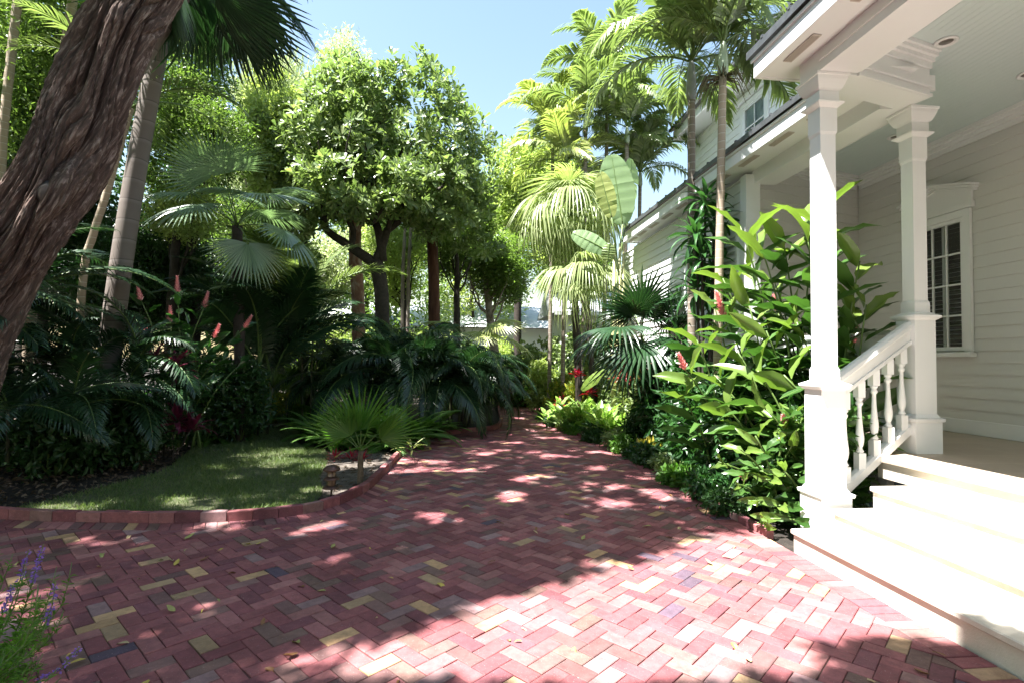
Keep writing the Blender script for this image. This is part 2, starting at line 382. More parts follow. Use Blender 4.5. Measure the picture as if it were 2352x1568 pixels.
# ------------------------------------------------------------------ curves and plan
def catmull(P, step=.08):
    P = A(P); out = []
    Q = np.vstack([2 * P[0] - P[1], P, 2 * P[-1] - P[-2]])
    for i in range(1, len(Q) - 2):
        n = max(2, int(np.linalg.norm(Q[i + 1] - Q[i]) / step))
        for k in range(n):
            t = k / n; out.append(.5 * ((2 * Q[i]) + (-Q[i - 1] + Q[i + 1]) * t + (2 * Q[i - 1] - 5 * Q[i] + 4 * Q[i + 1] - Q[i + 2]) * t * t + (-Q[i - 1] + 3 * Q[i] - 3 * Q[i + 1] + Q[i + 2]) * t ** 3))
    out.append(Q[-2]); return A(out)
def resample(P, d):
    P = A(P); s = np.concatenate([[0], np.cumsum(np.linalg.norm(np.diff(P, axis=0), axis=1))]); n = max(1, int(round(s[-1] / d)))
    t = np.linspace(0, s[-1], n + 1); return np.stack([np.interp(t, s, P[:, k]) for k in range(P.shape[1])], 1)
LEFT = catmull([(-13, 9.5), (-9, 7.6), (-6.2, 6.35), (-4.39, 5.78), (-3.36, 5.60), (-2.39, 5.54), (-1.51, 5.78), (-1.07, 6.55), (-.93, 7.8), (-.82, 9.3), (-.45, 11.2), (.3, 12.05), (1.0, 12.6), (1.3, 14.2), (1.45, 16.5), (1.6, 18.8)])
RIGHT = catmull([(2.92, 4.75), (2.9, 5.3), (2.98, 6.9), (3.02, 8.6), (2.95, 10.2), (2.6, 12.2), (2.5, 14), (2.85, 16.5), (3.3, 18.8)])
RFULL = np.vstack([[(2.95, -1.5)], RIGHT])
PATHPOLY = np.vstack([LEFT, RFULL[::-1], [(-13, -1.5)]])
SALV = np.array([(-1.98, -1.5), (-2.02, 1.6), (-2.22, 2.45), (-2.62, 3.15), (-3.3, 3.55), (-6, 3.9)])   # corner bed at lower left
def in_poly(p, poly):
    x, y = p; c = False; n = len(poly); j = n - 1
    for i in range(n):
        xi, yi = poly[i]; xj, yj = poly[j]
        if (yi > y) != (yj > y) and x < (xj - xi) * (y - yi) / (yj - yi) + xi: c = not c
        j = i
    return c
def in_poly_np(P, poly):
    x, y = P[:, 0], P[:, 1]; c = np.zeros(len(P), bool); j = len(poly) - 1
    for i in range(len(poly)):
        xi, yi = poly[i]; xj, yj = poly[j]
        if yi != yj: c ^= ((yi > y) != (yj > y)) & (x < (xj - xi) * (y - yi) / (yj - yi) + xi)
        j = i
    return c
def offset(P, d):
    P = A(P); t = np.gradient(P, axis=0); t /= np.linalg.norm(t, axis=1)[:, None]; return P + d * np.stack([t[:, 1], -t[:, 0]], 1)

# ------------------------------------------------------------------ ground, path, kerbs
g = Geo()
nx = 60
gx = np.concatenate([np.linspace(-400, -20, 8), np.linspace(-16, 12, 57), np.linspace(20, 400, 8)]); gy = np.concatenate([np.linspace(-40, -2, 4), np.linspace(0, 26, 53), np.linspace(35, 800, 10)])
XX, YY = np.meshgrid(gx, gy); ZZ = np.full_like(XX, -.03)
left_bed = (XX < -4.6) & (YY > 6) & (YY < 26)
ZZ += np.where(left_bed, np.minimum(.45, (-4.6 - XX) * .12) * (.8 + .3 * np.sin(XX * 2 + YY)), 0)
V = np.stack([XX.ravel(), YY.ravel(), ZZ.ravel()], 1); W = len(gx)
F = np.array([(r * W + c, r * W + c + 1, (r + 1) * W + c + 1, (r + 1) * W + c) for r in range(len(gy) - 1) for c in range(W - 1)])
g.add(V, F, smooth=True); tag(g.build('ground', M_soil), kind='structure')

# joint bed under the pavers
g = Geo()
poly = [tuple(p) for p in np.vstack([resample(LEFT, .4), resample(RFULL, .4)[::-1], [(-13, -1.5)]])]
g.add([(x, y, -.012) for x, y in poly], [tuple(range(len(poly) - 1, -1, -1))]); tag(g.build('path_bed', M_joint), kind='structure')

TINTS = [((.25, .09, .094), 24), ((.215, .074, .081), 18), ((.28, .112, .113), 16), ((.185, .069, .08), 10), ((.31, .135, .13), 9), ((.17, .10, .085), 5), ((.16, .085, .082), 6), ((.46, .285, .155), 3.2), ((.38, .25, .15), 2), ((.10, .07, .095), 1), ((.26, .16, .16), 6), ((.22, .12, .11), 5)]
tc_, tw_ = A([t[0] for t in TINTS]), A([t[1] for t in TINTS]); tw_ /= tw_.sum()
def tint(): return tc_[rng.choice(len(tc_), p=tw_)] * rng.uniform(.85, 1.15)
def clip_half(poly, p, n):
    out = []
    for i in range(len(poly)):
        a, b = poly[i], poly[(i + 1) % len(poly)]; da, db = (a - p) @ n, (b - p) @ n
        if da >= 0: out.append(a)
        if (da >= 0) != (db >= 0): out.append(a + (b - a) * da / (da - db))
    return out
def paver(g, poly, z=0, col=None, gap=.0022, ch=.004):
    """one real brick: chamfered top, sides down into the joint bed"""
    P = A(poly); P = P + rng.normal(0, .0011, P.shape); c = P.mean(0); n = len(P)
    e = np.roll(P, -1, 0) - P; ln = np.linalg.norm(e, axis=1)
    if (ln < 1e-4).any(): P = P[ln >= 1e-4]; n = len(P)
    if n < 3: return
    def inset(P, d):
        e = np.roll(P, -1, 0) - P; e = e / np.linalg.norm(e, axis=1)[:, None]; nn = np.stack([-e[:, 1], e[:, 0]], 1)
        prev = np.roll(nn, 1, 0); k = prev + nn; k /= np.maximum(.4, (k * nn).sum(1))[:, None]; return P + k * d
    a = .5 * abs(sum(P[i][0] * P[(i + 1) % n][1] - P[(i + 1) % n][0] * P[i][1] for i in range(n)))
    if a < .0012: return
    P0 = inset(P, gap * rng.uniform(.5, 1.5)); P1 = inset(P0, ch)
    zt = z + rng.normal(0, .0012); tl = rng.normal(0, .006, 2)
    h = lambda Q: zt + (Q - c) @ tl
    V = np.vstack([np.c_[P1, h(P1)], np.c_[P0, h(P0) - ch * .8], np.c_[P0, np.full(n, z - .035)]])
    F = [tuple(range(n))] + [(i, n + i, n + (i + 1) % n, (i + 1) % n) for i in range(n)] + [(n + i, 2 * n + i, 2 * n + (i + 1) % n, n + (i + 1) % n) for i in range(n)]
    g.add(V, F, 0, False, tint() if col is None else col)
BW = .2075; TH = .72
u = A((cos(TH), sin(TH))); v = A((-sin(TH), cos(TH))); cell = BW / 2
Lb = offset(LEFT, .215)                                   # inner line of the border course
Rb = RFULL.copy(); Rb[:, 0] -= .215
Sb = offset(SALV, .22)
FIELD = np.vstack([Lb, Rb[::-1], Sb])
def nearest_clip(poly, c, line, inside_sign_pt):
    d = ((line[:-1] + line[1:]) / 2 - c); k = int(np.argmin((d ** 2).sum(1)))
    a, b = line[k], line[k + 1]
    if np.linalg.norm(b - a) > .5:
        pass
    t = (b - a) / np.linalg.norm(b - a); n = A((t[1], -t[0])) * inside_sign_pt
    return clip_half(poly, a, n)
LbR, RbR, SbR = resample(Lb, .1), resample(Rb, .1), resample(Sb, .1)
g = Geo(); polyF = FIELD
cands = []
R_ = 110
for m in range(-R_, R_):
    for k in range(-4 * R_, 4 * R_):
        o_i, o_j = k + 4 * m, k
        for (x0, y0, w, h) in ((o_i, o_j, 2, 1), (o_i + 2, o_j - 1, 1, 2)):
            cx, cy = (x0 + w / 2) * cell, (y0 + h / 2) * cell
            X, Y = u * cx + v * cy
            if -8 < X < 3.6 and .2 < Y < 19 and (Y < 9.5 or X > -1.5):
                cands.append((x0, y0, w, h, X, Y))
C2 = A([(c[4], c[5]) for c in cands])
cand_poly = []
for c in cands:
    x0, y0, w, h = c[:4]
    cand_poly.append([u * (x * cell) + v * (y * cell) for x, y in ((x0, y0), (x0 + w, y0), (x0 + w, y0 + h), (x0, y0 + h))])
cor_in = np.stack([in_poly_np(A([p[i] for p in cand_poly]), polyF) for i in range(4)], 1)
for c, P, ci in zip(cands, cand_poly, cor_in):
    if not ci.any(): continue
    if not ci.all():
        cc = A((c[4], c[5]))
        dl = ((LbR - cc) ** 2).sum(1).min(); dr = ((RbR - cc) ** 2).sum(1).min(); ds = ((SbR - cc) ** 2).sum(1).min()
        line, sg = ((LbR, 1) if dl < dr and dl < ds else ((RbR, -1) if dr < ds else (SbR, 1)))
        P = nearest_clip(P, cc, line, sg)
        if len(P) < 3: continue
    paver(g, P)
# border courses: bricks laid side by side square to the edge
def border(line_a, line_b, w=.103):
    a = resample(line_a, w); b_ = []
    s = np.linspace(0, 1, len(a)); b = resample(line_b, w); sb = np.linspace(0, 1, len(b)); b = np.stack([np.interp(s, sb, b[:, k]) for k in (0, 1)], 1)
    for i in range(len(a) - 1):
        q = [a[i], a[i + 1], b[i + 1], b[i]]
        if max(p[1] for p in q) < .2 or min(p[0] for p in q) < -9: continue
        ar = sum(q[k][0] * q[(k + 1) % 4][1] - q[(k + 1) % 4][0] * q[k][1] for k in range(4))
        paver(g, q if ar > 0 else q[::-1])
border(LEFT, Lb); border(RFULL[::-1], Rb[::-1]); border(SALV, Sb)
tag(g.build('brick_path', M_brick, colors=True), kind='structure')

# kerb of bricks set on edge (three separate runs)
def kerb(name, line, label, side, d=.235, h=.095, w=.075):
    P = resample(line, d); g = Geo()
    for i in range(len(P) - 1):
        a, b = P[i], P[i + 1]; t = (b - a) / np.linalg.norm(b - a); n = A((-t[1], t[0])) * side
        a2, b2 = a + t * .003, b - t * .003; hh = h + rng.normal(0, .004); jj = rng.normal(0, .003)
        q = [a2 + n * jj, b2 + n * jj, b2 + n * (w + jj), a2 + n * (w + jj)]
        if side < 0: q = q[::-1]
        c = sum(q) / 4; B = .006
        V = []
        for z, s_ in ((-.03, 0), (hh - B, 0), (hh, 1)):
            for p in q:
                dd = c - p; V.append(np.append(p + s_ * B * np.sign(1) * dd / np.linalg.norm(dd) * 1.3, z + rng.normal(0, .001)))
        F = [(8, 9, 10, 11)] + [(k * 4 + j, k * 4 + (j + 1) % 4, k * 4 + 4 + (j + 1) % 4, k * 4 + 4 + j) for k in range(2) for j in range(4)]
        g.add(V, F, 0, False, tint())
    return tag(g.build(name, M_brick, colors=True), label, 'kerb')
kerb('brick_kerb', LEFT[LEFT[:, 0] > -9], 'curved kerb of red bricks on edge along the lawn and palm bed', 1)
kerb('brick_kerb', RIGHT, 'brick kerb along the house bed, half hidden by leaves', -1, h=.06)
kerb('brick_kerb', SALV, 'short brick kerb round the purple flowered bush', 1, h=.03)

# lawn
LAWN = catmull([(-4.45, 6.0), (-3.4, 5.75), (-2.39, 5.68), (-1.62, 5.9), (-1.5, 6.4), (-1.75, 7.4), (-1.9, 8.4), (-2.1, 9.3), (-2.9, 10.4), (-3.3, 12.2), (-4.3, 12.6), (-4.7, 11), (-4.35, 9.4), (-4.0, 8.0), (-4.1, 7.0), (-4.45, 6.0)], .2)
g = Geo(); pl = [tuple(p) for p in LAWN[:-1]]
ar = sum(pl[k][0] * pl[(k + 1) % len(pl)][1] - pl[(k + 1) % len(pl)][0] * pl[k][1] for k in range(len(pl)))
if ar < 0: pl = pl[::-1]
g.add([(x, y, .03) for x, y in pl], [tuple(range(len(pl)))]); g.add([(x, y, .03) for x, y in pl] + [(x * 1.0, y, -.05) for x, y in pl], [(i, len(pl) + i, len(pl) + (i + 1) % len(pl), (i + 1) % len(pl)) for i in range(len(pl))])
tag(g.build('lawn', M_lawn), kind='structure')
g = Geo(); sp = catmull([(-1.05, 6.6), (-1.5, 6.3), (-1.75, 7.2), (-1.95, 8.3), (-2.1, 9.2), (-1.6, 9.6), (-1.0, 9.2), (-1.0, 7.8), (-1.05, 6.6)], .2)
pl = [tuple(p) for p in sp[:-1]]; ar = sum(pl[k][0] * pl[(k + 1) % len(pl)][1] - pl[(k + 1) % len(pl)][0] * pl[k][1] for k in range(len(pl)))
if ar < 0: pl = pl[::-1]
g.add([(x, y, .022) for x, y in pl], [tuple(range(len(pl)))]); tag(g.build('bed_soil', M_sand), kind='structure')

def frames(D, U=None, roll=None):
    """rotation matrices with x axis D and z axis as near U as possible"""
    D = D / np.maximum(1e-9, np.linalg.norm(D, axis=1))[:, None]
    if U is None: U = np.tile(A((0, 0, 1.)), (len(D), 1))
    Yv = np.cross(U, D); l = np.linalg.norm(Yv, axis=1); bad = l < 1e-3; Yv[bad] = (0, 1, 0); l[bad] = 1; Yv /= l[:, None]; Z = np.cross(D, Yv)
    if roll is not None:
        c, s = np.cos(roll)[:, None], np.sin(roll)[:, None]; Yv, Z = Yv * c + Z * s, Z * c - Yv * s
    return np.stack([D, Yv, Z], 2)
def rand_dir(n, r=None):
    r = r or rng; d = r.normal(size=(n, 3)); return d / np.linalg.norm(d, axis=1)[:, None]
# leaf templates, unit length along x
def T_dia(w=.4, fold=.08): return A([(0, 0, 0), (.5, w / 2, fold), (1, 0, -.06), (.5, -w / 2, fold)]), np.array([(0, 2, 1), (0, 3, 2)])
def T_leaf(w=.4, fold=.1, droop=.12):
    V = A([(0, 0, 0), (.5, 0, .03), (1, 0, -droop), (.22, w * .4, fold * .6), (.62, w * .45, fold), (.22, -w * .4, fold * .6), (.62, -w * .45, fold)])
    return V, np.array([(0, 1, 3), (1, 4, 3), (1, 2, 4), (0, 5, 1), (1, 5, 6), (1, 6, 2)])
def T_obov(w=.42, fold=.08):        # spoon-shaped leaf
    V = A([(0, 0, 0), (.6, 0, .02), (1, 0, -.03), (.45, w * .32, fold * .5), (.85, w * .45, fold), (.45, -w * .32, fold * .5), (.85, -w * .45, fold)])
    return V, np.array([(0, 1, 3), (1, 4, 3), (1, 2, 4), (0, 5, 1), (1, 5, 6), (1, 6, 2)])

# grass blades
n = 52000
P = rng.uniform((-4.8, 5.5), (-1.4, 12.8), (n * 2, 2)); P = P[in_poly_np(P, LAWN)]
dens = np.sin(P[:, 0] * 5.1 + np.sin(P[:, 1] * 3)) + np.sin(P[:, 1] * 4.3 + P[:, 0]); P = P[rng.uniform(-2.4, 1.6, len(P)) < dens + .8][:n]
n = len(P); D = rand_dir(n); D[:, 2] = np.abs(D[:, 2]) + rng.uniform(.5, 1.6, n)
Rm = frames(D, rand_dir(n)); L_ = rng.uniform(.03, .07, n) * (1 + .35 * np.sin(P[:, 0] * 4) * np.sin(P[:, 1] * 3)); Rm = Rm * L_[:, None, None]
g = Geo(); g.inst([(0, .05, 0), (0, -.05, 0), (.55, -.04, .08), (.55, .04, .08), (1, 0, .3)], np.array([(0, 1, 2), (0, 2, 3), (3, 2, 4)]), Rm, np.c_[P, np.full(n, .028)])
tag(g.build('grass', M_grass), 'short patchy green grass in the shade beside the curved kerb', 'grass', kind='stuff')
#--SPLIT--
# ================================================================== THE HOUSE
house = thing('white_house', 'white clapboard house with a columned porch, stone steps and dark roof edge', 'house', (3.3, 4.5, 0))
HO = A((3.3, 4.5, 0))
class HG(Geo):
    def build(s, name, mats, parent=None, **k):
        o = Geo.build(s, name, mats, parent or house, **k)
        if parent is None or parent is house: o.location = tuple(-HO)
        return o
def clap(g, p0, p1, z0, z1, nrm, exposure=.152, thick=.024, mat=0, top=None):
    """clapboards between plan points p0 and p1; nrm = outward plan normal; top(s) optional sloping limit"""
    p0, p1, nrm = A(p0), A(p1), A(nrm); z = z0
    while z < z1 - 1e-3:
        zb = min(z + exposure, z1); o = nrm * thick
        a, b = p0, p1
        V = [(*(a + o), z), (*(b + o), z), (*(b + nrm * .004), zb), (*(a + nrm * .004), zb), (*a, z), (*b, z)]
        g.add(V, [(0, 1, 2, 3), (4, 5, 1, 0)] , mat); z = zb
# --- steps (cast stone, three of them plus the porch floor edge)
SX = [2.95, 3.30, 3.70, 4.14]; SZ = [.185, .36, .54, .73]; YN = -2.0
g = HG()
yn = [4.40, 4.36, 4.40, 4.95]
for i in range(3):
    g.bbox(SX[i] - .022, SX[i + 1] + .03, YN, yn[i], SZ[i] - .045, SZ[i], .008, 0)          # tread with a nosing
    g.box(SX[i], SX[i + 1] + .05, YN, yn[i] - .01, (SZ[i - 1] - .02) if i else -.05, SZ[i] - .047, 0)
g.box(SX[3], SX[3] + .1, YN, 4.85, SZ[2] - .02, SZ[3] - .052, 0)
g.build('steps', M_stone)
g = HG(); g.prism([(SX[3] - .03, YN), (6.72, YN), (6.72, 8.3), (4.45, 7.5), (4.45, 4.95), (SX[3] - .03, 4.85)], SZ[3] - .05, SZ[3], 0); g.build('porch_floor', M_tile)
g = HG(); g.prism([(4.36, 4.99), (4.44, 4.99), (4.44, 7.5), (4.36, 7.5)], -.05, .70, 0); g.build('porch_skirt', M_white)
# --- walls
WX = 6.70
Wy0, Wy1, Wz0, Wz1 = 6.31, 7.05, 1.82, 3.58
def wall_with_window(name, X, ya, yb, z0, z1, wy0, wy1, wz0, wz1, mat, exposure, zb, zt, thick=.15):
    g = HG(); e = exposure; zl = z0 + e * math.floor((wz0 - z0) / e); zh = z0 + e * math.ceil((wz1 - z0) / e)
    clap(g, (X, yb), (X, wy1), z0, z1, (-1, 0), e); clap(g, (X, wy0), (X, ya), z0, z1, (-1, 0), e)
    clap(g, (X, wy1), (X, wy0), z0, zl, (-1, 0), e); clap(g, (X, wy1), (X, wy0), zh, z1, (-1, 0), e)
    g.box(X, X + thick, ya, wy0, zb, zt); g.box(X, X + thick, wy1, yb, zb, zt); g.box(X + .001, X + thick, wy0, wy1, zb, wz0); g.box(X + .001, X + thick, wy0, wy1, wz1, zt)
    g.build(name, mat)
wall_with_window('porch_back_wall', WX, -2, 8.2, .90, 4.55, Wy0, Wy1, Wz0, Wz1, M_siding, .152, .6, 4.9)
g = HG(); g.bbox(WX - .03, WX, -2, 8.2, .732, .92, .006); g.build('baseboard', M_white)
e0, e1 = A((4.40, 7.47)), A((6.70, 8.20)); en = A((e1[1] - e0[1], -(e1[0] - e0[0]))); en = -en if en[1] > 0 else en; en /= np.linalg.norm(en)
g = HG(); clap(g, e0, e1, .90, 4.55, en); q = [e0, e1, e1 - en * .15, e0 - en * .15]; g.prism([tuple(p) for p in q][::-1] if False else [tuple(p) for p in q], .6, 4.9); g.build('porch_end_wall', M_siding)
# wing running away from us
WGX = 4.28
g = HG(); clap(g, (WGX, 13.2), (WGX, 7.52), .1, 4.40, (-1, 0)); g.box(WGX, WGX + .2, 7.6, 13.2, -.1, 4.4); g.build('wing_wall', M_siding_w)
g = HG(); g.bbox(WGX - .05, WGX + .17, 7.36, 7.53, .0, 4.40, .006); g.build('corner_board', M_white)
# wing side window with shutters partly behind the leaves
def window(name, Y0, Y1, z0, z1, X, cols, rows, head=True, parent=None, casing=.10):
    f = HG()
    f.bbox(X - .04, X, Y0 - casing, Y0, z0 - .02, z1 + casing, .006); f.bbox(X - .04, X, Y1, Y1 + casing, z0 - .02, z1 + casing, .006)
    f.bbox(X - .043, X, Y0, Y1, z1 + .002, z1 + casing, .006)
    f.bbox(X - .10, X, Y0 - casing - .03, Y1 + casing + .03, z0 - .085, z0 - .022, .008)
    s = .05
    f.box(X - .02, X + .03, Y0, Y0 + s, z0, z1); f.box(X - .02, X + .03, Y1 - s, Y1, z0, z1); f.box(X - .018, X + .03, Y0 + s, Y1 - s, z0, z0 + s); f.box(X - .018, X + .03, Y0 + s, Y1 - s, z1 - s, z1)
    o = f.build(name, M_white)
    mt = Geo(); iw = (Y1 - Y0 - 2 * s); ih = (z1 - z0 - 2 * s)
    for k in range(1, cols): y = Y0 + s + iw * k / cols; mt.box(X - .014, X + .012, y - .011, y + .011, z0 + s, z1 - s)
    for k in range(1, rows): z = z0 + s + ih * k / rows; mt.box(X - .016, X + .010, Y0 + s, Y1 - s, z - .011, z + .011)
    mt.build('muntin', M_white, o)
    gl = Geo(); gl.add([(X, Y0 + s, z0 + s), (X, Y1 - s, z0 + s), (X, Y1 - s, z1 - s), (X, Y0 + s, z1 - s)], [(3, 2, 1, 0)]); gl.build('pane', M_glass, o)
    return o
w = window('window', Wy0, Wy1, Wz0, Wz1, WX - .022, 3, 4)
sh = Geo(); z = Wz0 + .1
while z < Wz1 - .07:
    a = radians(14); dz, dx = .03 * sin(a), .03 * cos(a)
    sh.add([(WX + .045 - dx, Wy0 + .06, z - dz), (WX + .045 - dx, Wy1 - .06, z - dz), (WX + .045 + dx, Wy1 - .06, z + dz), (WX + .045 + dx, Wy0 + .06, z + dz)], [(0, 1, 2, 3)]); z += .06
sh.box(WX + .03, WX + .06, Wy0 + .02, Wy0 + .06, Wz0, Wz1); sh.box(WX + .03, WX + .06, Wy1 - .06, Wy1 - .02, Wz0, Wz1); sh.box(WX + .03, WX + .06, (Wy0 + Wy1) / 2 - .02, (Wy0 + Wy1) / 2 + .02, Wz0, Wz1)
sh.build('shutter', M_louver, w)
dk = Geo(); dk.box(WX + .08, WX + .1, Wy0, Wy1, Wz0, Wz1); dk.build('room_dark_panel', M_room_dark, w)  # thin dark panel, its colour stands in for the unlit room
hd = Geo()                                                            # pedimented head over the window
X = WX - .016; ya, yb = Wy0 - .14, Wy1 + .14; ym = (ya + yb) / 2
def pent(x0, x1, pts): 
    n = len(pts); hd.add([(x0, y, z) for y, z in pts] + [(x1, y, z) for y, z in pts], [tuple(range(n)), tuple(range(2 * n - 1, n - 1, -1))] + [(i, n + i, n + (i + 1) % n, (i + 1) % n) for i in range(n)])
pent(X - .055, X, [(ya, 3.685), (yb, 3.685), (yb, 3.76), (ya, 3.76)])
pent(X - .035, X, [(ya + .02, 3.762), (yb - .02, 3.762), (yb - .02, 3.90), (ym, 4.05), (ya + .02, 3.90)])
for k, (dx_, dz_) in enumerate(((.07, .0), (.10, .03), (.135, .06))):
    pent(X - dx_, X, [(ya - dx_ * .5, 3.885 + dz_), (ym, 4.04 + dz_), (yb + dx_ * .5, 3.885 + dz_), (yb + dx_ * .5, 3.915 + dz_), (ym, 4.07 + dz_), (ya - dx_ * .5, 3.915 + dz_)])
hd.build('window_head', M_white, w)
# wing blind: grey louvred shutter panels beside the corner
sh2 = HG()
for z in np.arange(1.0, 3.55, .11): sh2.bbox(WGX - .075, WGX - .03, 7.62, 8.3, z, z + .05, .004)
sh2.bbox(WGX - .085, WGX - .02, 7.56, 7.62, .95, 3.6, .005); sh2.bbox(WGX - .085, WGX - .02, 8.3, 8.36, .95, 3.6, .005); sh2.build('wall_shutter', M_white)
# --- ceilings, beams, soffits, fascia, roof
CZ = 4.72; BZ = 4.27; SO = 4.45
g = HG()
pl = [(3.6, -2), (6.75, -2), (6.75, 8.3), (4.5, 7.6), (4.5, 5.0), (3.6, 4.75)]
g.add([(x, y, CZ) for x, y in pl], [tuple(range(len(pl) - 1, -1, -1))])
x = 3.66
while x < 6.7:                                                       # bead board: thin proud beads
    y1 = 4.4 if x < 4.5 else 8.2
    g.box(x, x + .004, -2, y1, CZ - .003, CZ - .0005); x += .075
g.build('porch_ceiling', M_ceil)
g = HG()                                                             # portico front beam
g.box(3.25, 3.62, -2, 4.42, BZ, 4.9)
g.box(3.235, 3.25, -2, 4.42, SO - .10, SO - .06)
# return beam from near post to far post, set slightly askew like the plan
r0, r1 = A((3.62, 4.46)), A((4.66, 4.74)); rd = (r1 - r0) / np.linalg.norm(r1 - r0); rn = A((-rd[1], rd[0]))
g.prism([tuple(A((3.25, 4.42))), tuple(r0), tuple(r1), tuple(r1 + rn * .30), tuple(A((3.62, 4.46)) + rn * .30), (3.25, 4.70)], BZ + .002, 4.9)
g.prism([(4.36, 5.03), (4.66, 4.99), (4.70, 5.06), (4.70, 7.42), (4.36, 7.42)], BZ + .004, 4.9)                    # main porch beam
g.build('porch_beam', M_white)
def crown(g, a, b, z, side, s=1.0, steps=((0, 0, .10, .035), (0, .035, .075, .03), (0, .065, .045, .035), (0, .10, .02, .05))):
    a, b = A(a), A(b); t = (b - a) / np.linalg.norm(b - a); n = A((-t[1], t[0])) * side
    for (_, dz, out, h) in steps:
        q = [a, b, b + n * out * s, a + n * out * s]
        ar = sum(q[k][0] * q[(k + 1) % 4][1] - q[(k + 1) % 4][0] * q[k][1] for k in range(4))
        g.prism([tuple(p) for p in (q if ar > 0 else q[::-1])], z - (dz + h) * s, z - dz * s - .001)
g = HG()
crown(g, (WX - .017, -2), (WX - .017, 8.12), CZ, 1, 1.3); crown(g, (4.75, 7.62), (6.62, 8.16), CZ, -1, 1.3)
crown(g, (3.621, 4.44), (3.621, -2), CZ, 1, 1.1); crown(g, (3.63, 4.46), (4.66, 4.735), CZ - .0015, -1, 1.1); crown(g, (4.701, 7.4), (4.701, 5.06), CZ, 1, 1.1)
for a, b, sd in (((3.62, 4.40), (3.62, -2), 1), ((3.66, 4.468), (4.66, 4.735), -1), ((4.70, 7.4), (4.70, 5.08), 1)):
    crown(g, a, b, BZ + .12, sd, 1.0, ((0, 0, .025, .03),))
    crown(g, a, b, BZ + .03, sd, 1.0, ((0, 0, .022, .028),))
g.build('crown_moulding', M_white)
def eave(fx, ya, yb, yend, zb=SO, inner=3.27, tip=False):
    """soffit + fascia + dark roof edge for an eave at x = fx running ya..yb"""
    g = HG(); g.add([(fx + .03, ya, zb + .01), (inner, ya, zb + .01), (inner, yb, zb + .01), (fx + .03, yb, zb + .01)], [(0, 1, 2, 3)])
    if tip: g.box(fx + .03, 4.4, yb - .36, yb - .03, zb + .012, zb + .03)
    g.build('soffit', M_white)
    g = HG(); g.bbox(fx, fx + .035, ya, yb, zb, zb + .15, .004); g.bbox(fx - .018, fx - .001, ya, yb + .03, zb + .165, zb + .20, .004); g.box(fx + .036, 4.9, yb - .03, yb, zb, zb + .16)
    g.box(fx - .001, fx + .03, ya, yb, zb + .15, zb + .2)
    g.build('fascia', M_white)
    g = HG(); sl = .33
    for k in range(2):
        pass
    xr = 7.2; V = [(fx - .045, ya, zb + .215), (fx - .045, yb + .06, zb + .215), (xr, yb + .06, zb + .215 + sl * (xr - fx)), (xr, ya, zb + .215 + sl * (xr - fx))]
    V += [(a, b, c + .075) for a, b, c in V]
    g.add(V, [(3, 2, 1, 0), (4, 5, 6, 7), (0, 1, 5, 4), (1, 2, 6, 5), (2, 3, 7, 6), (3, 0, 4, 7)])
    y = ya
    while y < yb:                                                    # ribs of the roofing
        g.bbox(fx - .05, fx + .3, y, y + .03, zb + .28, zb + .315, .004); y += .42
    g.build('roof_edge', M_roof)
eave(2.93, -2, 4.95, 4.95, inner=3.25, tip=True)
eave(3.95, 4.96, 12.3, 12.3, inner=4.40)
g = HG()
g.prism([(4.0, 4.96), (4.40, 4.96), (4.40, 12.3), (4.0, 12.3)], SO + .02, SO + .03)
g.build('soffit', M_white)
def vents(fx0, fx1, ys, z=SO):
    for y in ys:
        v = HG(); v.box(fx0, fx1, y, y + .42, z - .006, z + .004)
        for k in range(9): v.box(fx0 + .008 + k * (fx1 - fx0 - .016) / 9, fx0 + .008 + (k + .5) * (fx1 - fx0 - .016) / 9, y + .015, y + .405, z - .011, z - .0062)
        v.build('soffit_vent', M_grille)
vents(3.03, 3.11, [.6, 1.5, 2.4, 3.35, 4.2]); vents(4.03, 4.11, [5.3, 6.05, 6.8, 7.55, 8.3, 9.0, 9.7, 10.4, 11.1, 11.7])
for (px, py) in ((2173, 95), (2057, 314), (2362, 170)):               # recessed ceiling lights
    p = G(px, py, CZ); g = HG()
    g.lathe([(.095, 0), (.10, -.012), (.085, -.02), (.062, -.012), (.06, 0)], (p[0], p[1], CZ - .002), 24); o = g.build('recessed_light', M_white)
    g = Geo(); g.lathe([(.058, -.004), (.058, -.008)], (p[0], p[1], CZ), 20); g.build('lamp', M_darkcan, o)
# --- upper storey
UX = 6.9
wall_with_window('upper_wall', UX, 2, 14.87, 5.2, 8.15, 11.15, 12.05, 6.25, 7.75, M_siding_w, .19, 5, 8.2)
w2 = window('window', 11.15, 12.05, 6.25, 7.75, UX - .016, 2, 3, casing=.13)
g = Geo(); g.box(UX + .02, UX + .05, 11.2, 12.0, 6.25, 7.75); g.build('curtain', plain('pale_curtain', (.42, .5, .56), .7, 3, .35), w2)
g = Geo(); pent2 = [(10.95, 7.9), (12.25, 7.9), (12.3, 8.02), (10.9, 8.02)]
n = 4; g.add([(UX - .12, y, z) for y, z in pent2] + [(UX, y, z) for y, z in pent2], [tuple(range(n)), tuple(range(2 * n - 1, n - 1, -1))] + [(i, n + i, n + (i + 1) % n, (i + 1) % n) for i in range(n)]); g.build('window_head', M_white, w2)
g = HG(); g.bbox(6.30, 6.34, 2, 14.9, 8.16, 8.40, .005); g.box(6.34, UX, 2, 14.9, 8.17, 8.19); g.box(6.34, 9, 14.86, 14.9, 8.16, 8.4); g.build('fascia', M_white)
g = HG(); V = [(6.2, 2, 8.41), (6.2, 15, 8.41), (9.5, 15, 9.7), (9.5, 2, 9.7)]; V += [(a, b, c + .09) for a, b, c in V]
g.add(V, [(3, 2, 1, 0), (4, 5, 6, 7), (0, 1, 5, 4), (1, 2, 6, 5), (2, 3, 7, 6), (3, 0, 4, 7)])
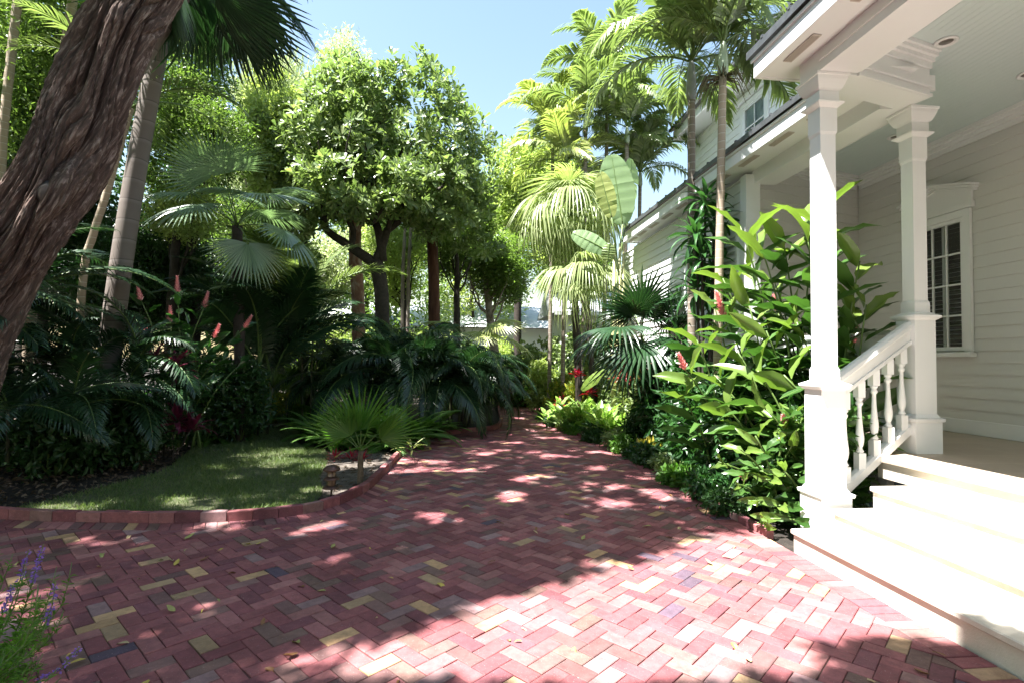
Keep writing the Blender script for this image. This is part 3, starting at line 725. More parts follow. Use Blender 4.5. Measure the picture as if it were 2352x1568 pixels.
for y in np.arange(2, 15, .5): g.bbox(6.19, 6.6, y, y + .04, 8.50, 8.54, .004)
g.build('roof_edge', M_roof)
# --- columns
def column(cx, cy, z0, zbox0, zbox1, ztop, sc=1.0, lower=None):
    h = .098 * sc; q = sc; c = (cx, cy, 0)
    g = HG()
    g.sqlathe([(h + .012, zbox1 + .0), (h + .012, zbox1 + .12), (h, zbox1 + .15), (h, ztop - .55), (h + .010, ztop - .52), (h + .010, ztop - .30)], c)
    o = g.build('porch_column', M_white)
    g = Geo(); P = []
    b = h + .042
    P = [(b + .03, z0), (b + .03, zbox0 - .045), (b + .045, zbox0 - .04), (b + .05, zbox0 - .012), (b + .02, zbox0), (b + .005, zbox0 + .03), (b, zbox0 + .035), (b, zbox1 - .06), (b + .018, zbox1 - .05), (b + .034, zbox1 - .03), (b + .038, zbox1 - .012), (b + .012, zbox1), (h + .015, zbox1 + .022)]
    g.sqlathe(P, c); g.build('pedestal', M_white, o)
    g = Geo(); t = ztop
    g.sqlathe([(h + .012, t - .30), (h + .03, t - .285), (h + .05, t - .27), (h + .055, t - .255), (h + .012, t - .245)], c)
    g.sqlathe([(h + .012, t - .244), (h + .022, t - .235), (h + .022, t - .15), (h + .012, t - .148)], c)
    g.sqlathe([(h + .012, t - .245), (h + .012, t - .147)], c)
    g.sqlathe([(h + .02, t - .146), (h + .04, t - .13), (h + .055, t - .10), (h + .07, t - .06), (h + .075, t - .03), (h + .085, t - .025), (h + .085, t - .002)], c)
    g.build('capital', M_white, o)
    return o
column(3.385, 4.575, SZ[0] - .16, .47, 1.44, BZ, .76)
column(4.745, 5.04, SZ[3], 1.09, 2.13, BZ, .76)
# --- rails
def baluster(g, x, y, zb, zt):
    H_ = zt - zb; s = .036
    def ring(pr): 
        for i in range(len(pr)): pass
    g.sqlathe([(s, zb), (s, zb + .17 * H_ + .02)], (x, y, 0)); g.sqlathe([(s, zt - .16 * H_ - .02), (s, zt)], (x, y, 0))
    za, zc = zb + .17 * H_ + .02, zt - .16 * H_ - .02; h = zc - za
    pr = [(.026, 0), (.036, .03), (.026, .06), (.02, .09), (.03, .14), (.037, .22), (.037, .30), (.03, .42), (.022, .6), (.018, .78), (.018, .84), (.03, .87), (.033, .9), (.022, .93), (.034, .97), (.034, 1.0)]
    g.lathe([(r, za + t * h) for r, t in pr], (x, y, 0), 12)
def rail_run(a, b, za0, za1, zt0, zt1, n, name='stair_railing', skip=0):
    """a,b plan points; bottom rail undersides za, hand rail tops zt at the two ends"""
    a, b = A(a), A(b)
    g = HG(); up = (0, 0, 1)
    def r(z0, z1, prof): g.sweep([(*a, z0), (*b, z1)], prof)
    r(zt0 - .05, zt1 - .05, [(-.055, 0), (-.048, .03), (-.02, .05), (.02, .05), (.048, .03), (.055, 0), (.045, -.02), (-.045, -.02)])
    r(zt0 - .13, zt1 - .13, [(-.028, -.05), (-.028, .058), (.028, .058), (.028, -.05)])
    o = g.build(name, M_white)
    g = Geo(); g.sweep([(*a, zt0 - .20), (*b, zt1 - .20)], [(-.042, -.018), (-.042, .018), (.042, .018), (.042, -.018)]); g.build('under_rail', M_white, o)
    g = Geo(); g.sweep([(*a, za0 + .045), (*b, za1 + .045)], [(-.04, -.045), (-.045, .035), (-.02, .05), (.02, .05), (.045, .035), (.04, -.045)]); g.build('bottom_rail', M_white, o)
    for k in range(n):
        t = (k + .6) / (n + .2); p = a + (b - a) * t; zb = za0 + (za1 - za0) * t + .07; zt = zt0 + (zt1 - zt0) * t - .215
        gg = Geo(); baluster(gg, 0, 0, zb, zt); bo = gg.build('baluster', M_white, o); bo.location = (p[0], p[1], 0)
    return o
rail_run((3.50, 4.60), (4.64, 5.01), .36, .95, 1.50, 2.06, 5)
rail_run((4.66, 5.22), (4.5, 7.46), .93, .93, 1.98, 1.98, 13, 'porch_railing')
#--SPLIT2--
# ================================================================== PLANTS: builders
def noise_disp(V, N, a, s, seed=0):
    f = sin
    q = V * s + seed
    d = np.sin(q[:, 0] * 2.1 + np.sin(q[:, 1] * 1.7)) * np.sin(q[:, 2] * 1.3 + np.sin(q[:, 0] * 1.1)) + .5 * np.sin(q[:, 0] * 5.3 + q[:, 2] * 2.7) * np.sin(q[:, 1] * 4.9 + q[:, 2])
    return V + N * (a * d)[:, None]
def bent(p0, p1, n=8, bow=(0, 0, 0), jit=0.0):
    p0, p1, bow = A(p0), A(p1), A(bow); t = np.linspace(0, 1, n)[:, None]
    P = p0 + (p1 - p0) * t + bow * (4 * t * (1 - t))
    if jit: P[1:-1] += rng.normal(0, jit, (n - 2, 3))
    return P
LIM = []
def crown_geo(blobs, n_cl, per, r_cl, ll, tmpl, style='mix', mat=0, seed=1, reject=None, shell=.5, g=None, lw=1.0, holes=.25, flat=1.0, leafrej=None):
    """leaves in clusters through the shells of several ellipsoids. blobs: (centre, radii, weight)"""
    r = np.random.default_rng(seed); g = g or Geo(); TV, TF = tmpl
    w = A([b[2] if len(b) > 2 else b[1][0] * b[1][1] for b in blobs]); w = w / w.sum()
    k = r.choice(len(blobs), n_cl, p=w); c = A([b[0] for b in blobs])[k]; R = A([b[1] for b in blobs])[k]
    d = rand_dir(n_cl, r); rad = shell + (1 - shell) * r.uniform(0, 1, n_cl) ** .5
    h = np.sin(d[:, 0] * 5 + c[:, 0] + seed) + np.sin(d[:, 1] * 4.3 + seed * 2) + np.sin(d[:, 2] * 6 + seed * 3 + c[:, 1])
    rad = rad * (1 + .10 * h / 3 * 2)
    keep = h > np.quantile(h, holes * .6)
    out = (d * R); out /= np.linalg.norm(out, axis=1)[:, None]
    pos = c + d * R * rad[:, None]; keep &= r.uniform(0, 1, n_cl) > .0
    if reject is not None: keep &= ~reject(pos)
    pos, out = pos[keep], d[keep]; n = len(pos)
    if style == 'rosette':
        ax = out * .9 + rand_dir(n, r) * .5 + A((0, 0, .55)); ax /= np.linalg.norm(ax, axis=1)[:, None]
        u1 = np.cross(ax, rand_dir(n, r)); u1 /= np.linalg.norm(u1, axis=1)[:, None]; v1 = np.cross(ax, u1)
        ph = (np.arange(per) * 2.399)[None, :] + r.uniform(0, 6.28, (n, 1)); el = r.uniform(.15, .95, (n, per))
        D = (np.cos(ph)[..., None] * u1[:, None] + np.sin(ph)[..., None] * v1[:, None]) * np.cos(el)[..., None] + ax[:, None] * np.sin(el)[..., None]
        P = pos[:, None] + D * .02 - ax[:, None] * r.uniform(0, r_cl, (n, per, 1))
        D = D.reshape(-1, 3); P = P.reshape(-1, 3); U = np.repeat(ax, per, 0)
        sz = ll * r.uniform(.6, 1.2, len(D))
    else:
        off = rand_dir(n * per, r) * (r.uniform(0, 1, n * per) ** .6)[:, None] * r_cl * A((1, 1, flat)); P = np.repeat(pos, per, 0) + off
        o2 = np.repeat(out, per, 0)
        if style == 'droop': D = o2 * .35 + rand_dir(len(P), r) * .7 + A((0, 0, -.75)); U = o2 + rand_dir(len(P), r) * .5
        elif style == 'flat': D = o2 * .5 + rand_dir(len(P), r) * A((1, 1, .25)); U = A((0, 0, 1.)) + rand_dir(len(P), r) * .45
        elif style == 'up': D = o2 * .5 + rand_dir(len(P), r) * .6 + A((0, 0, .8)); U = rand_dir(len(P), r)
        else: D = o2 * .4 + rand_dir(len(P), r); U = A((0, 0, .7)) + rand_dir(len(P), r)
        sz = ll * r.uniform(.6, 1.25, len(P))
    if leafrej is not None:
        kp = ~leafrej(P); P, D, U, sz = P[kp], D[kp], U[kp], sz[kp]
    Rm = frames(D, U) * sz[:, None, None]; Rm[:, :, 1] *= lw
    if len(P): g.inst(TV, TF, Rm, P, mat)
    g.centres = pos
    return g
def frame_top_reject(margin=60):
    """tree tops that stay above what the photograph shows"""
    def f(P):
        c = MC @ np.stack([P[:, 0], -(P[:, 2] - CAMH), P[:, 1]]); ok = c[2] > .3
        y = 784 + FPX * c[1] / np.maximum(c[2], .3); x = 1176 + FPX * c[0] / np.maximum(c[2], .3)
        return ok & (y > -margin) & (x > -200) & (x < 2500)
    return f
def limbs(g, base, tips, r0, r1, bow=.25, n=7, seg=7, mat=0):
    for t in tips:
        b = A(base); t = A(t); d = np.linalg.norm(t - b)
        g.tube(bent(b, t, n, (rng.normal(0, bow * .3) * d * .3, rng.normal(0, bow * .3) * d * .3, bow * d * .25), .01 * d), np.linspace(r0, r1, n), seg, mat)

def tree(name, label, cat, trunk_pts, trunk_r, bark, blobs, leaf, n_cl, per, r_cl, ll, tmpl, style='mix', group=None, seed=1, reject=None, shell=.5, branch=10, lw=1, holes=.25, seg=10, flat=1.0):
    b = A(trunk_pts[0]); t = thing(name, label, cat, tuple(b), 0, group)
    g = Geo(); P = catmull(A(trunk_pts) - b, max(.15, np.linalg.norm(A(trunk_pts[-1]) - b) / 18)); s = np.linspace(0, 1, len(P))
    g.tube(P, np.interp(s, np.linspace(0, 1, len(trunk_r)), trunk_r), seg)
    V = g.V[0]; nn = rand_dir(len(V)); g.V[0] = V + nn * trunk_r[0] * .05
    top = P[-1]
    r = np.random.default_rng(seed + 50)
    for k in range(branch):
        bl = blobs[k % len(blobs)]; d = rand_dir(1, r)[0]; d[2] = abs(d[2]) * .8
        tip = A(bl[0]) + A(bl[1]) * d * .75 - b
        i = int(len(P) * r.uniform(.55, .98)); i = min(i, len(P) - 1)
        if reject is not None and reject(A([tip + b]))[0]: continue
        L = np.linalg.norm(tip - P[i]); g.tube(bent(P[i], tip, 7, (r.normal(0, .04) * L, r.normal(0, .04) * L, -.08 * L), .02 * L), np.linspace(trunk_r[-1] * .8, .012, 7), 6)
    g.build('trunk', bark, t)
    cg = crown_geo([(tuple(A(bl[0]) - b), *bl[1:]) for bl in blobs], n_cl, per, r_cl, ll, tmpl, style, 0, seed, (None if reject is None else (lambda Pp: reject(Pp + b))), shell, lw=lw, holes=holes, flat=flat)
    cg.build('crown', leaf, t)
    return t
def shrub(name, label, cat, c, rad, leaf, n_cl, per, r_cl, ll, tmpl, style='mix', group=None, seed=1, shell=.35, stems=7, lw=1, stem_mat=None):
    t = thing(name, label, cat, tuple(c), 0, group); r = np.random.default_rng(seed)
    g = Geo()
    for k in range(stems):
        d = rand_dir(1, r)[0]; tip = A((d[0] * rad[0] * .7, d[1] * rad[1] * .7, rad[2] * (1.1 + .7 * abs(d[2]))))
        g.tube(bent((d[0] * .06, d[1] * .06, -.03), tip, 5, (0, 0, 0), .02), np.linspace(.014, .005, 5), 5)
    g.build('stem', stem_mat or M_stem, t)
    crown_geo([((0, 0, rad[2]), rad)], n_cl, per, r_cl, ll, tmpl, style, 0, seed, lambda P: P[:, 2] < .02, shell, lw=lw).build('foliage', leaf, t)
    return t

# --- feather palm frond along +x, arching
def frond(L=2.2, n=46, ll=.55, a0=1.0, a1=-.5, lw=.035, droop=.5, spread=1.05, vee=.35, seed=0, start=.12, seg=3, curl=0.0):
    r = np.random.default_rng(seed); g = Geo(); m = 14; t = np.linspace(0, 1, m); ang = a0 + (a1 - a0) * t ** 1.15
    ds = L / (m - 1); X = np.concatenate([[0], np.cumsum(np.cos(ang[:-1]) * ds)]); Z = np.concatenate([[0], np.cumsum(np.sin(ang[:-1]) * ds)]); Yc = curl * t ** 2 * L
    P = np.stack([X, Yc, Z], 1); g.tube(P, np.linspace(.02, .004, m) * (L / 2.2) ** .5, 5, 1)
    tt = np.linspace(start, .995, n)
    for side in (-1, 1):
        for k, s in enumerate(tt):
            s = min(1, max(start, s + r.normal(0, .004))); p = np.array([np.interp(s, t, P[:, j]) for j in range(3)]); a = np.interp(s, t, ang)
            f = A((cos(a), 0, sin(a))); up = A((-sin(a), 0, cos(a)))
            el = (.35 + .65 * sin(pi * min(1, (s * .9 + .12)))) * ll * r.uniform(.9, 1.08)
            sp = spread * (1 - .55 * s) + r.normal(0, .05)
            d = f * cos(sp) + A((0, side, 0)) * sin(sp) + up * vee * r.uniform(.7, 1.3); d /= np.linalg.norm(d)
            w = lw * (.6 + .5 * sin(pi * s)); wv = np.cross(d, up + A((0, side * .3, 0))); wv /= np.linalg.norm(wv)
            V = []; q = p.copy(); dd = d.copy()
            for i in range(seg + 1):
                ww = w * (.35, 1.0, .75, .04)[i] if seg == 3 else w * (.5, 1, .05)[i]
                V += [q + wv * ww / 2, q - wv * ww / 2]
                q = q + dd * el / seg; dd = dd + A((0, 0, -droop * (i + 1) * .55)); dd /= np.linalg.norm(dd)
            g.add(V, [(2 * i, 2 * i + 1, 2 * i + 3, 2 * i + 2) for i in range(seg)], 0)
    return g
# --- fan palm leaf: petiole along +x then a pleated fan whose free tips bend down under their weight
def fan(R=.8, P=.8, m=34, arc=2.5, joined=.5, droop=.25, tilt=-.5, lw=1.0, bend=.3, tipdroop=.0, seed=0, cup=.12, a0=.5):
    r = np.random.default_rng(seed); g = Geo(); t = np.linspace(0, 1, 8); an = a0 - bend * t
    ds = P / 7; X = np.concatenate([[0], np.cumsum(np.cos(an[:-1]) * ds)]); Z = np.concatenate([[0], np.cumsum(np.sin(an[:-1]) * ds)])
    pts = np.stack([X, 0 * X, Z], 1); g.tube(pts, np.linspace(.014, .009, 8) * max(.6, R), 5, 1)
    c = pts[-1]; a = an[-1] + tilt; f = A((cos(a), 0, sin(a))); sdir = A((0, 1, 0)); nrm = A((-sin(a), 0, cos(a)))
    rs = [0.03, joined * .5, joined, joined + (1 - joined) * .22, joined + (1 - joined) * .45, joined + (1 - joined) * .68, joined + (1 - joined) * .86, 1.0]
    for k in range(m):
        th = -arc + 2 * arc * (k + .5) / m; dth = arc / m
        L = R * (1 - .2 * (abs(th) / arc) ** 2) * r.uniform(.9, 1.06)
        d = f * cos(th) + sdir * sin(th); e = -f * sin(th) + sdir * cos(th); wj = joined * np.tan(dth) * L * lw
        hw = [.03 * dth * L, wj * .5, wj, wj * .92, wj * .72, wj * .5, wj * .26, .0015]
        q = c.copy(); V = []; prev = 0; dd = d.copy(); td = tipdroop * r.uniform(.6, 1.35)
        for i, x in enumerate(rs):
            kk = droop * x + td * max(0, x - joined * .8) * 2.0
            dd = d + nrm * cup * (1 - 2 * x) + A((0, 0, -1)) * kk * (1 + 2.2 * td * x); dd /= np.linalg.norm(dd)
            q = q + dd * (x - prev) * L; prev = x
            up = np.cross(dd, e); up = up if up @ nrm > 0 else -up
            V += [q + e * hw[i], q + up * hw[i] * .5, q - e * hw[i]]
        F = []
        for i in range(len(rs) - 1): F += [(3 * i, 3 * i + 1, 3 * i + 4, 3 * i + 3), (3 * i + 1, 3 * i + 2, 3 * i + 5, 3 * i + 4)]
        g.add(V, F, 0)
    return g
# --- broad leaf blade along +x
def blade(L=.5, W=.12, arch=.5, fold=.25, wave=.03, seed=0, n=8, start_up=0.0, pet=.04):
    r = np.random.default_rng(seed); t = np.linspace(0, 1, n); an = start_up - arch * t
    ds = L / (n - 1); X = pet + np.concatenate([[0], np.cumsum(np.cos(an[:-1]) * ds)]); Z = np.concatenate([[0], np.cumsum(np.sin(an[:-1]) * ds)])
    w = W / 2 * np.sin(pi * np.clip(t, .0, 1) ** .8) ** .75; w[0] = .006; w[-1] = .002
    ph = r.uniform(0, 6, 2); V = []
    for i in range(n):
        up = A((-sin(an[i]), 0, cos(an[i])))
        for s in (-1, -.5, 0, .5, 1):
            z = abs(s) * w[i] * fold + (wave * sin(t[i] * 17 + ph[0 if s < 0 else 1]) * abs(s) ** 2 * (w[i] / (W / 2)))
            V.append(A((X[i], s * w[i], Z[i])) + up * z)
    F = np.array([(i * 5 + j, i * 5 + j + 1, (i + 1) * 5 + j + 1, (i + 1) * 5 + j) for i in range(n - 1) for j in range(4)])
    g = Geo(); g.add(V, F, 0, True)
    if W > .07:                                                        # raised pale midrib
        M_ = []
        for i in range(n):
            up = A((-sin(an[i]), 0, cos(an[i]))); q = max(.0006, .022 * W * (1 - t[i]))
            M_ += [A((X[i], -q, Z[i])) + up * .0025, A((X[i], q, Z[i])) + up * .0025]
        g.add(M_, [(2 * i, 2 * i + 1, 2 * i + 3, 2 * i + 2) for i in range(n - 1)], 9, True)
    return g
def rotm(az, el=0, roll=0):
    ca, sa, ce, se, cr, sr = cos(az), sin(az), cos(el), sin(el), cos(roll), sin(roll)
    Rz = A(((ca, -sa, 0), (sa, ca, 0), (0, 0, 1))); Ry = A(((ce, 0, -se), (0, 1, 0), (se, 0, ce))); Rx = A(((1, 0, 0), (0, cr, -sr), (0, sr, cr)))
    return Rz @ Ry @ Rx
def M4(R, T=(0, 0, 0), s=1.0):
    m = Matrix.Identity(4)
    for i in range(3):
        for j in range(3): m[i][j] = float(R[i][j]) * s
        m[i][3] = float(T[i])
    return m
M_pale_dk = plain('cane_skin', (.07, .075, .035), .6, 9, .3)
M_mottle_dk = plain('brown_palm_stem', (.11, .08, .055), .8, 25, .4, .5)
FROND_CACHE = {}
def frond_mesh(key, mats, **kw):
    if key not in FROND_CACHE: FROND_CACHE[key] = frond(**kw).mesh('frond', mats)
    return FROND_CACHE[key]
FAN_CACHE = {}
def fan_mesh(key, mats, **kw):
    if key not in FAN_CACHE: FAN_CACHE[key] = fan(**kw).mesh('fan_leaf', mats)
    return FAN_CACHE[key]
def feather_palm(name, label, base, top, r0, r1, bark, fronds, group=None, shaft=None, shaft_mat=None, bow=(0, 0, 0), fruit=False, cat='palm'):
    """fronds: list of (mesh, azimuth, elevation, roll, scale)"""
    t = thing(name, label, cat, tuple(base), 0, group); b = A(base); tp = A(top) - b
    n = 30; P = bent((0, 0, -.1), tp, n, bow); g = Geo(); rr = np.linspace(r0, r1, n); rr[:4] *= (1.35, 1.2, 1.1, 1.03)
    g.tube(P, rr, 14); g.build('trunk', bark, t)
    ax = P[-1] - P[-2]; ax /= np.linalg.norm(ax); crown = P[-1]
    if shaft:
        g = Geo(); m = 8; s = np.linspace(0, 1, m)
        g.tube(P[-1] + ax * (s[:, None] * shaft), r1 * np.interp(s, [0, .12, .5, .9, 1], [1.05, 1.45, 1.3, .8, .5]), 14); g.build('crownshaft', shaft_mat or M_shaft, t); crown = P[-1] + ax * shaft * .93
    if fruit:
        g = Geo(); r = np.random.default_rng(5)
        for k in range(70):
            a = r.uniform(0, 6.28); L = r.uniform(.25, .45); d = A((cos(a), sin(a), r.uniform(-.4, .3))); g.tube([P[-1] + A(d) * r1, P[-1] + d * (r1 + L * .5) + A((0, 0, .0)), P[-1] + d * (r1 + L * .75) + A((0, 0, -L * .5))], [.008, .006, .004], 4, 0)
        g.build('fruit_stalk', M_dry if fruit == 'dry' else M_yel, t)
    for me, az, el, ro, sc in fronds: link('frond', me, t, M=M4(rotm(az, el, ro), crown, sc))
    return t
def fan_palm(name, label, base, top, r0, r1, bark, leaves, group=None, cat='fan palm', bow=(0, 0, 0), trunk=True, skirt=None):
    t = thing(name, label, cat, tuple(base), 0, group); tp = A(top) - A(base)
    if trunk:
        g = Geo(); n = 20; P = bent((0, 0, -.1), tp, n, bow, 0); V0 = g.tube(P, np.linspace(r0, r1, n), 12); g.V[0] = g.V[0] + rng.normal(0, r0 * .06, g.V[0].shape); g.build('trunk', bark, t)
    for me, az, el, ro, sc in leaves: link('fan_leaf', me, t, M=M4(rotm(az, el, ro), tp, sc))
    return t
# --- leafy cane (ginger): alternate blades in two rows on a leaning stem, optional flower spike
def ginger_stem(parent, base, tip, nl=11, L=.5, W=.12, mat=None, flower=0, seed=0, start=.3, rowaz=None, young=2, droopy=1.0):
    r = np.random.default_rng(seed); base, tip = A(base), A(tip); H = np.linalg.norm(tip - base); lean = A((tip[0] - base[0], tip[1] - base[1], 0))
    P = bent((0, 0, 0), tip - base, 10, -lean * .18 + A((0, 0, .04 * H)))
    g = Geo(); g.tube(P, np.linspace(.016, .008, 10), 6, 2)
    az0 = rowaz if rowaz is not None else r.uniform(0, pi)
    for k in range(nl):
        s = start + (1 - start) * (k + .3) / nl; x = s * 9; i = min(8, int(x)); p = P[i] + (P[i + 1] - P[i]) * (x - i)
        tan = P[i + 1] - P[i]; tan /= np.linalg.norm(tan)
        az = az0 + (pi if k % 2 else 0) + r.normal(0, .35); last = k >= nl - young
        up = .25 + .85 * s ** 3 + r.normal(0, .15)
        h = A((cos(az), sin(az), 0)); d = h * cos(up) + tan * sin(up); d /= np.linalg.norm(d)
        b = blade(L * r.uniform(.75, 1.1) * (1 - .15 * (s > .85)), W * r.uniform(.85, 1.1), arch=(1.0 - .5 * s) * droopy + r.normal(0, .2), fold=.3 if not last else .5, wave=.018, seed=int(r.integers(1e6)), start_up=0)
        Rm = frames(d[None], (tan + r.normal(0, .25, 3))[None])[0]
        g.merge(b, Rm, p, mat=1 if last else 0)
    o = g.build('leafy_cane', [mat or M_ginger, M_ginger_lt if mat is None else mat, M_stem], parent); o.location = tuple(base - A(parent.location))
    if flower:
        fl = Geo(); TV, TF = T_leaf(.55, .2, -.1); ax = P[-1] - P[-3]; ax = ax / np.linalg.norm(ax) + A((0, 0, .5)); ax /= np.linalg.norm(ax); n = 46
        s = np.linspace(0, 1, n); ph = np.arange(n) * 2.4; u1 = np.cross(ax, (1, 0, .1)); u1 /= np.linalg.norm(u1); v1 = np.cross(ax, u1)
        rad = np.cos(ph)[:, None] * u1 + np.sin(ph)[:, None] * v1; D = rad * .75 + ax * (.6 + .5 * s[:, None])
        T = P[-1] + ax * (s[:, None] * flower) + rad * .004
        fl.inst(TV, TF, frames(D, -rad + ax) * (.085 * (1 - .45 * s) * (flower / .25) ** .4)[:, None, None], T); fl.tube([P[-1], P[-1] + ax * flower], .006, 5, 1)
        fl.build('flower_spike', [M_pink, M_stem], o)
    return o
def rosette_plant(name, label, cat, base, heads, L, W, mat, n=22, group=None, arch=.8, young=None, stem_r=.014, seed=0, elr=(.1, 1.3), sub='leaf_head', fold=.35):
    """upright stems each ending in a head of strap leaves; heads: list of tip points"""
    t = thing(name, label, cat, tuple(base), 0, group); r = np.random.default_rng(seed)
    g = Geo(); b0 = A(base)
    for h in heads: g.tube(bent((r.normal(0, .03), r.normal(0, .03), -.03), A(h) - b0, 6, (0, 0, 0), .01), np.linspace(stem_r, stem_r * .7, 6), 6)
    g.build('stem', M_branch, t)
    for h in heads:
        g = Geo(); ph = r.uniform(0, 6)
        for k in range(n):
            s = k / n; az = ph + k * 2.399; el = elr[0] + (elr[1] - elr[0]) * s + r.normal(0, .08)
            b = blade(L * r.uniform(.75, 1.08) * (1 - .3 * s), W * r.uniform(.85, 1.1), arch=arch * (1.2 - .8 * s) + r.normal(0, .1), fold=fold, wave=.004, seed=int(r.integers(1e6)), n=6)
            g.merge(b, rotm(az, el, r.normal(0, .2)), (0, 0, -.12 * L * (1 - s)), mat=(1 if (young is not None and s > .6) else 0))
        o = g.build(sub, [mat, young or mat], t); o.location = tuple(A(h) - b0)
    return t
def fern(name, label, c, n=16, L=.6, mat=None, group=None, seed=0, up=(.3, 1.2)):
    t = thing(name, label, 'fern', tuple(c), 0, group); r = np.random.default_rng(seed)
    mes = [frond_mesh(('fern', k, mat.name if mat else ''), [mat or M_fern, M_stem], L=1.0, n=34, ll=.17, a0=.75, a1=-.55, lw=.026, droop=.12, spread=1.35, vee=.03, seed=k, start=.1, seg=2) for k in range(3)]
    for k in range(n): link('frond', mes[k % 3], t, M=M4(rotm(k * 2.4 + r.normal(0, .3), r.uniform(*up) - .6, r.normal(0, .2)), (r.normal(0, .05), r.normal(0, .05), 0), L * r.uniform(.7, 1.15)))
    return t

# ================================================================== LEANING OLD TREE (left foreground)
LITPOLY = A([(9, 2.2), (3.2, 2.2), (3.05, 2.85), (2.1, 2.95), (1.9, 2.6), (.6, 2.6), (-.6, 2.8), (-.9, 3.0), (-.3, 3.25), (.4, 3.75), (1.3, 4.15), (2.2, 4.7), (2.9, 5.0), (3.2, 8), (3.3, 14), (9, 14)])  # ground kept sunny: crown leaves that would shade it are left out
def lit_reject(P):
    S = P[:, :2] + A((1.0, .42)) * (P[:, 2:] / 2.4); return in_poly_np(S, LITPOLY)
def sun_gaps(P):
    """cuts leaves by a ground pattern so that sun patches fall there"""
    S = P[:, :2] + A((1.0, .42)) * (P[:, 2:] / 2.4); x, y = S[:, 0], S[:, 1]
    v = np.sin(x * 3.3 + 1.4 * np.sin(y * 1.9)) * np.sin(y * 4.1 + 1.1 * np.sin(x * 2.3 + 1)) + .6 * np.sin(x * 8.3 + y * 3 + 1.5 * np.sin(y * 5)) * np.sin(y * 9.1 - x * 2) + .35 * np.sin(x * 17 - y * 5) * np.sin(y * 19 + x * 6)
    thr = np.where((y > 5.2) & (x > -2.6), .42, .95); thr = np.where((y > 6.5) & (x > .2) & (y < 12), .38, thr); thr = np.where((y > 5.6) & (x < -1.0), .3, thr)
    return v > thr
def leaning_tree():
    base = A((-5.75, 6.35, -.1)); t = thing('leaning_tree', 'huge leaning tree with deeply furrowed twisted bark in the left foreground', 'tree', tuple(base))
    K = [PY(px, py, 6.3) for px, py in ((-60, 705), (55, 525), (150, 370), (205, 225), (262, 90), (340, -40), (430, -190))]
    C = catmull(A([K[0] + A((-1.0, 0, -2.2)), K[0] + A((-.45, 0, -1.2))] + K + [K[-1] + A((.5, -.2, 1.3))]) - base, .024)
    n = len(C); seg = 420; s = np.linspace(0, 1, n); R = np.interp(s, [0, .12, .3, .55, .75, 1], [.50, .42, .37, .335, .30, .25])
    th = np.arange(seg) * 2 * pi / seg; TT, SS = np.meshgrid(th, s)
    ln = SS * 9.0
    tw = TT - .16 * ln + .22 * np.sin(ln * 1.3) + .10 * np.sin(ln * 3.1 + TT * 2)
    # rope-like ridges with deep sharp valleys between them, then finer fissures and flakes
    big = .12 * np.cos(tw * 2 + .8 * np.sin(ln * .9)) + .06 * np.cos(tw * 5 + 1.3 + np.sin(ln * 1.1))
    w1 = tw * 5.5 + .8 * np.sin(ln * 1.7 + TT * 2) + .35 * np.sin(ln * 4.3 + TT * 5)
    w2 = tw * 13.5 + 1.1 * np.sin(ln * 2.9 + TT * 3) + .6 * np.sin(ln * 7.1 + 2 * TT)
    w3 = tw * 34 + 1.5 * np.sin(ln * 5.2 + TT * 5) + 1.0 * np.sin(ln * 12.3 + TT)
    v1 = (1 - np.abs(np.sin(w1))) ** 2.2; v2 = (1 - np.abs(np.sin(w2))) ** 1.8; v3 = (1 - np.abs(np.sin(w3))) ** 1.5
    f3 = np.sin(tw * 61 + 2 * np.sin(ln * 11 + TT * 4)) * np.sin(ln * 17 + TT * 9 + 2 * np.sin(ln * 31)) + .6 * np.sin(ln * 43 + tw * 23)
    rr = R[:, None] * (1 + big) - .17 * v1 - .06 * v2 * (1 - .5 * v1) - .018 * v3 + .005 * f3 + .055
    # hollows and knobs
    T = np.gradient(C, axis=0); T /= np.linalg.norm(T, axis=1)[:, None]
    ref = A((0, -1, 0)); U = ref - T * (T @ ref)[:, None]; U /= np.linalg.norm(U, axis=1)[:, None]; Vv = np.cross(T, U)
    def spot(s0, a0, ws, wa, amp):
        da = (TT - a0 - .6 + pi) % (2 * pi) - pi; return amp * np.exp(-((SS - s0) / ws) ** 2 - (da / wa) ** 2)
    # angle 0 faces the camera
    rr += spot(.44, .15, .03, .22, .16) + spot(.40, .05, .02, .16, .06)
    rr -= spot(.44, .15, .016, .13, .06)
    rr += spot(.68, -.05, .045, .35, .10) - spot(.70, -.05, .02, .18, .13)
    rr -= spot(.30, .75, .03, .16, .22)
    rr += spot(.22, -.35, .03, .25, .12) - spot(.215, -.35, .012, .10, .12)
    Vt = C[:, None, :] + rr[..., None] * (np.cos(TT)[..., None] * U[:, None] + np.sin(TT)[..., None] * Vv[:, None])
    idx = np.arange(n * seg).reshape(n, seg); nx_ = np.roll(idx, -1, 1)
    F = np.stack([idx[:-1], nx_[:-1], nx_[1:], idx[1:]], -1).reshape(-1, 4)
    g = Geo(); g.add(Vt.reshape(-1, 3), F, 0, True); g.build('trunk', M_lean, t)
    # sawn-off branch stub
    k = int(.44 * n); p = C[k] + (R[k] + .12) * (cos(.75) * U[k] + sin(.75) * Vv[k]); d = cos(.75) * U[k] + sin(.75) * Vv[k]
    g = Geo(); g.tube([p - d * .14, p - d * .02, p + d * .02], [.14, .115, .105], 20); g.V[0] += rng.normal(0, .004, g.V[0].shape); g.build('branch_stub', M_cut, t)
    # limbs and crown out of view, crown lobes set where ground shade is wanted
    g = Geo(); top = C[-1]
    tips = [(-4.5, 1.8, 9.5), (-2.6, 3.0, 9.6), (-2.0, 6.2, 9.8), (-5.5, 5, 10.5), (-3, 8, 10.5), (-4.4, 1.0, 9.0), (-3.4, 4.2, 11)]
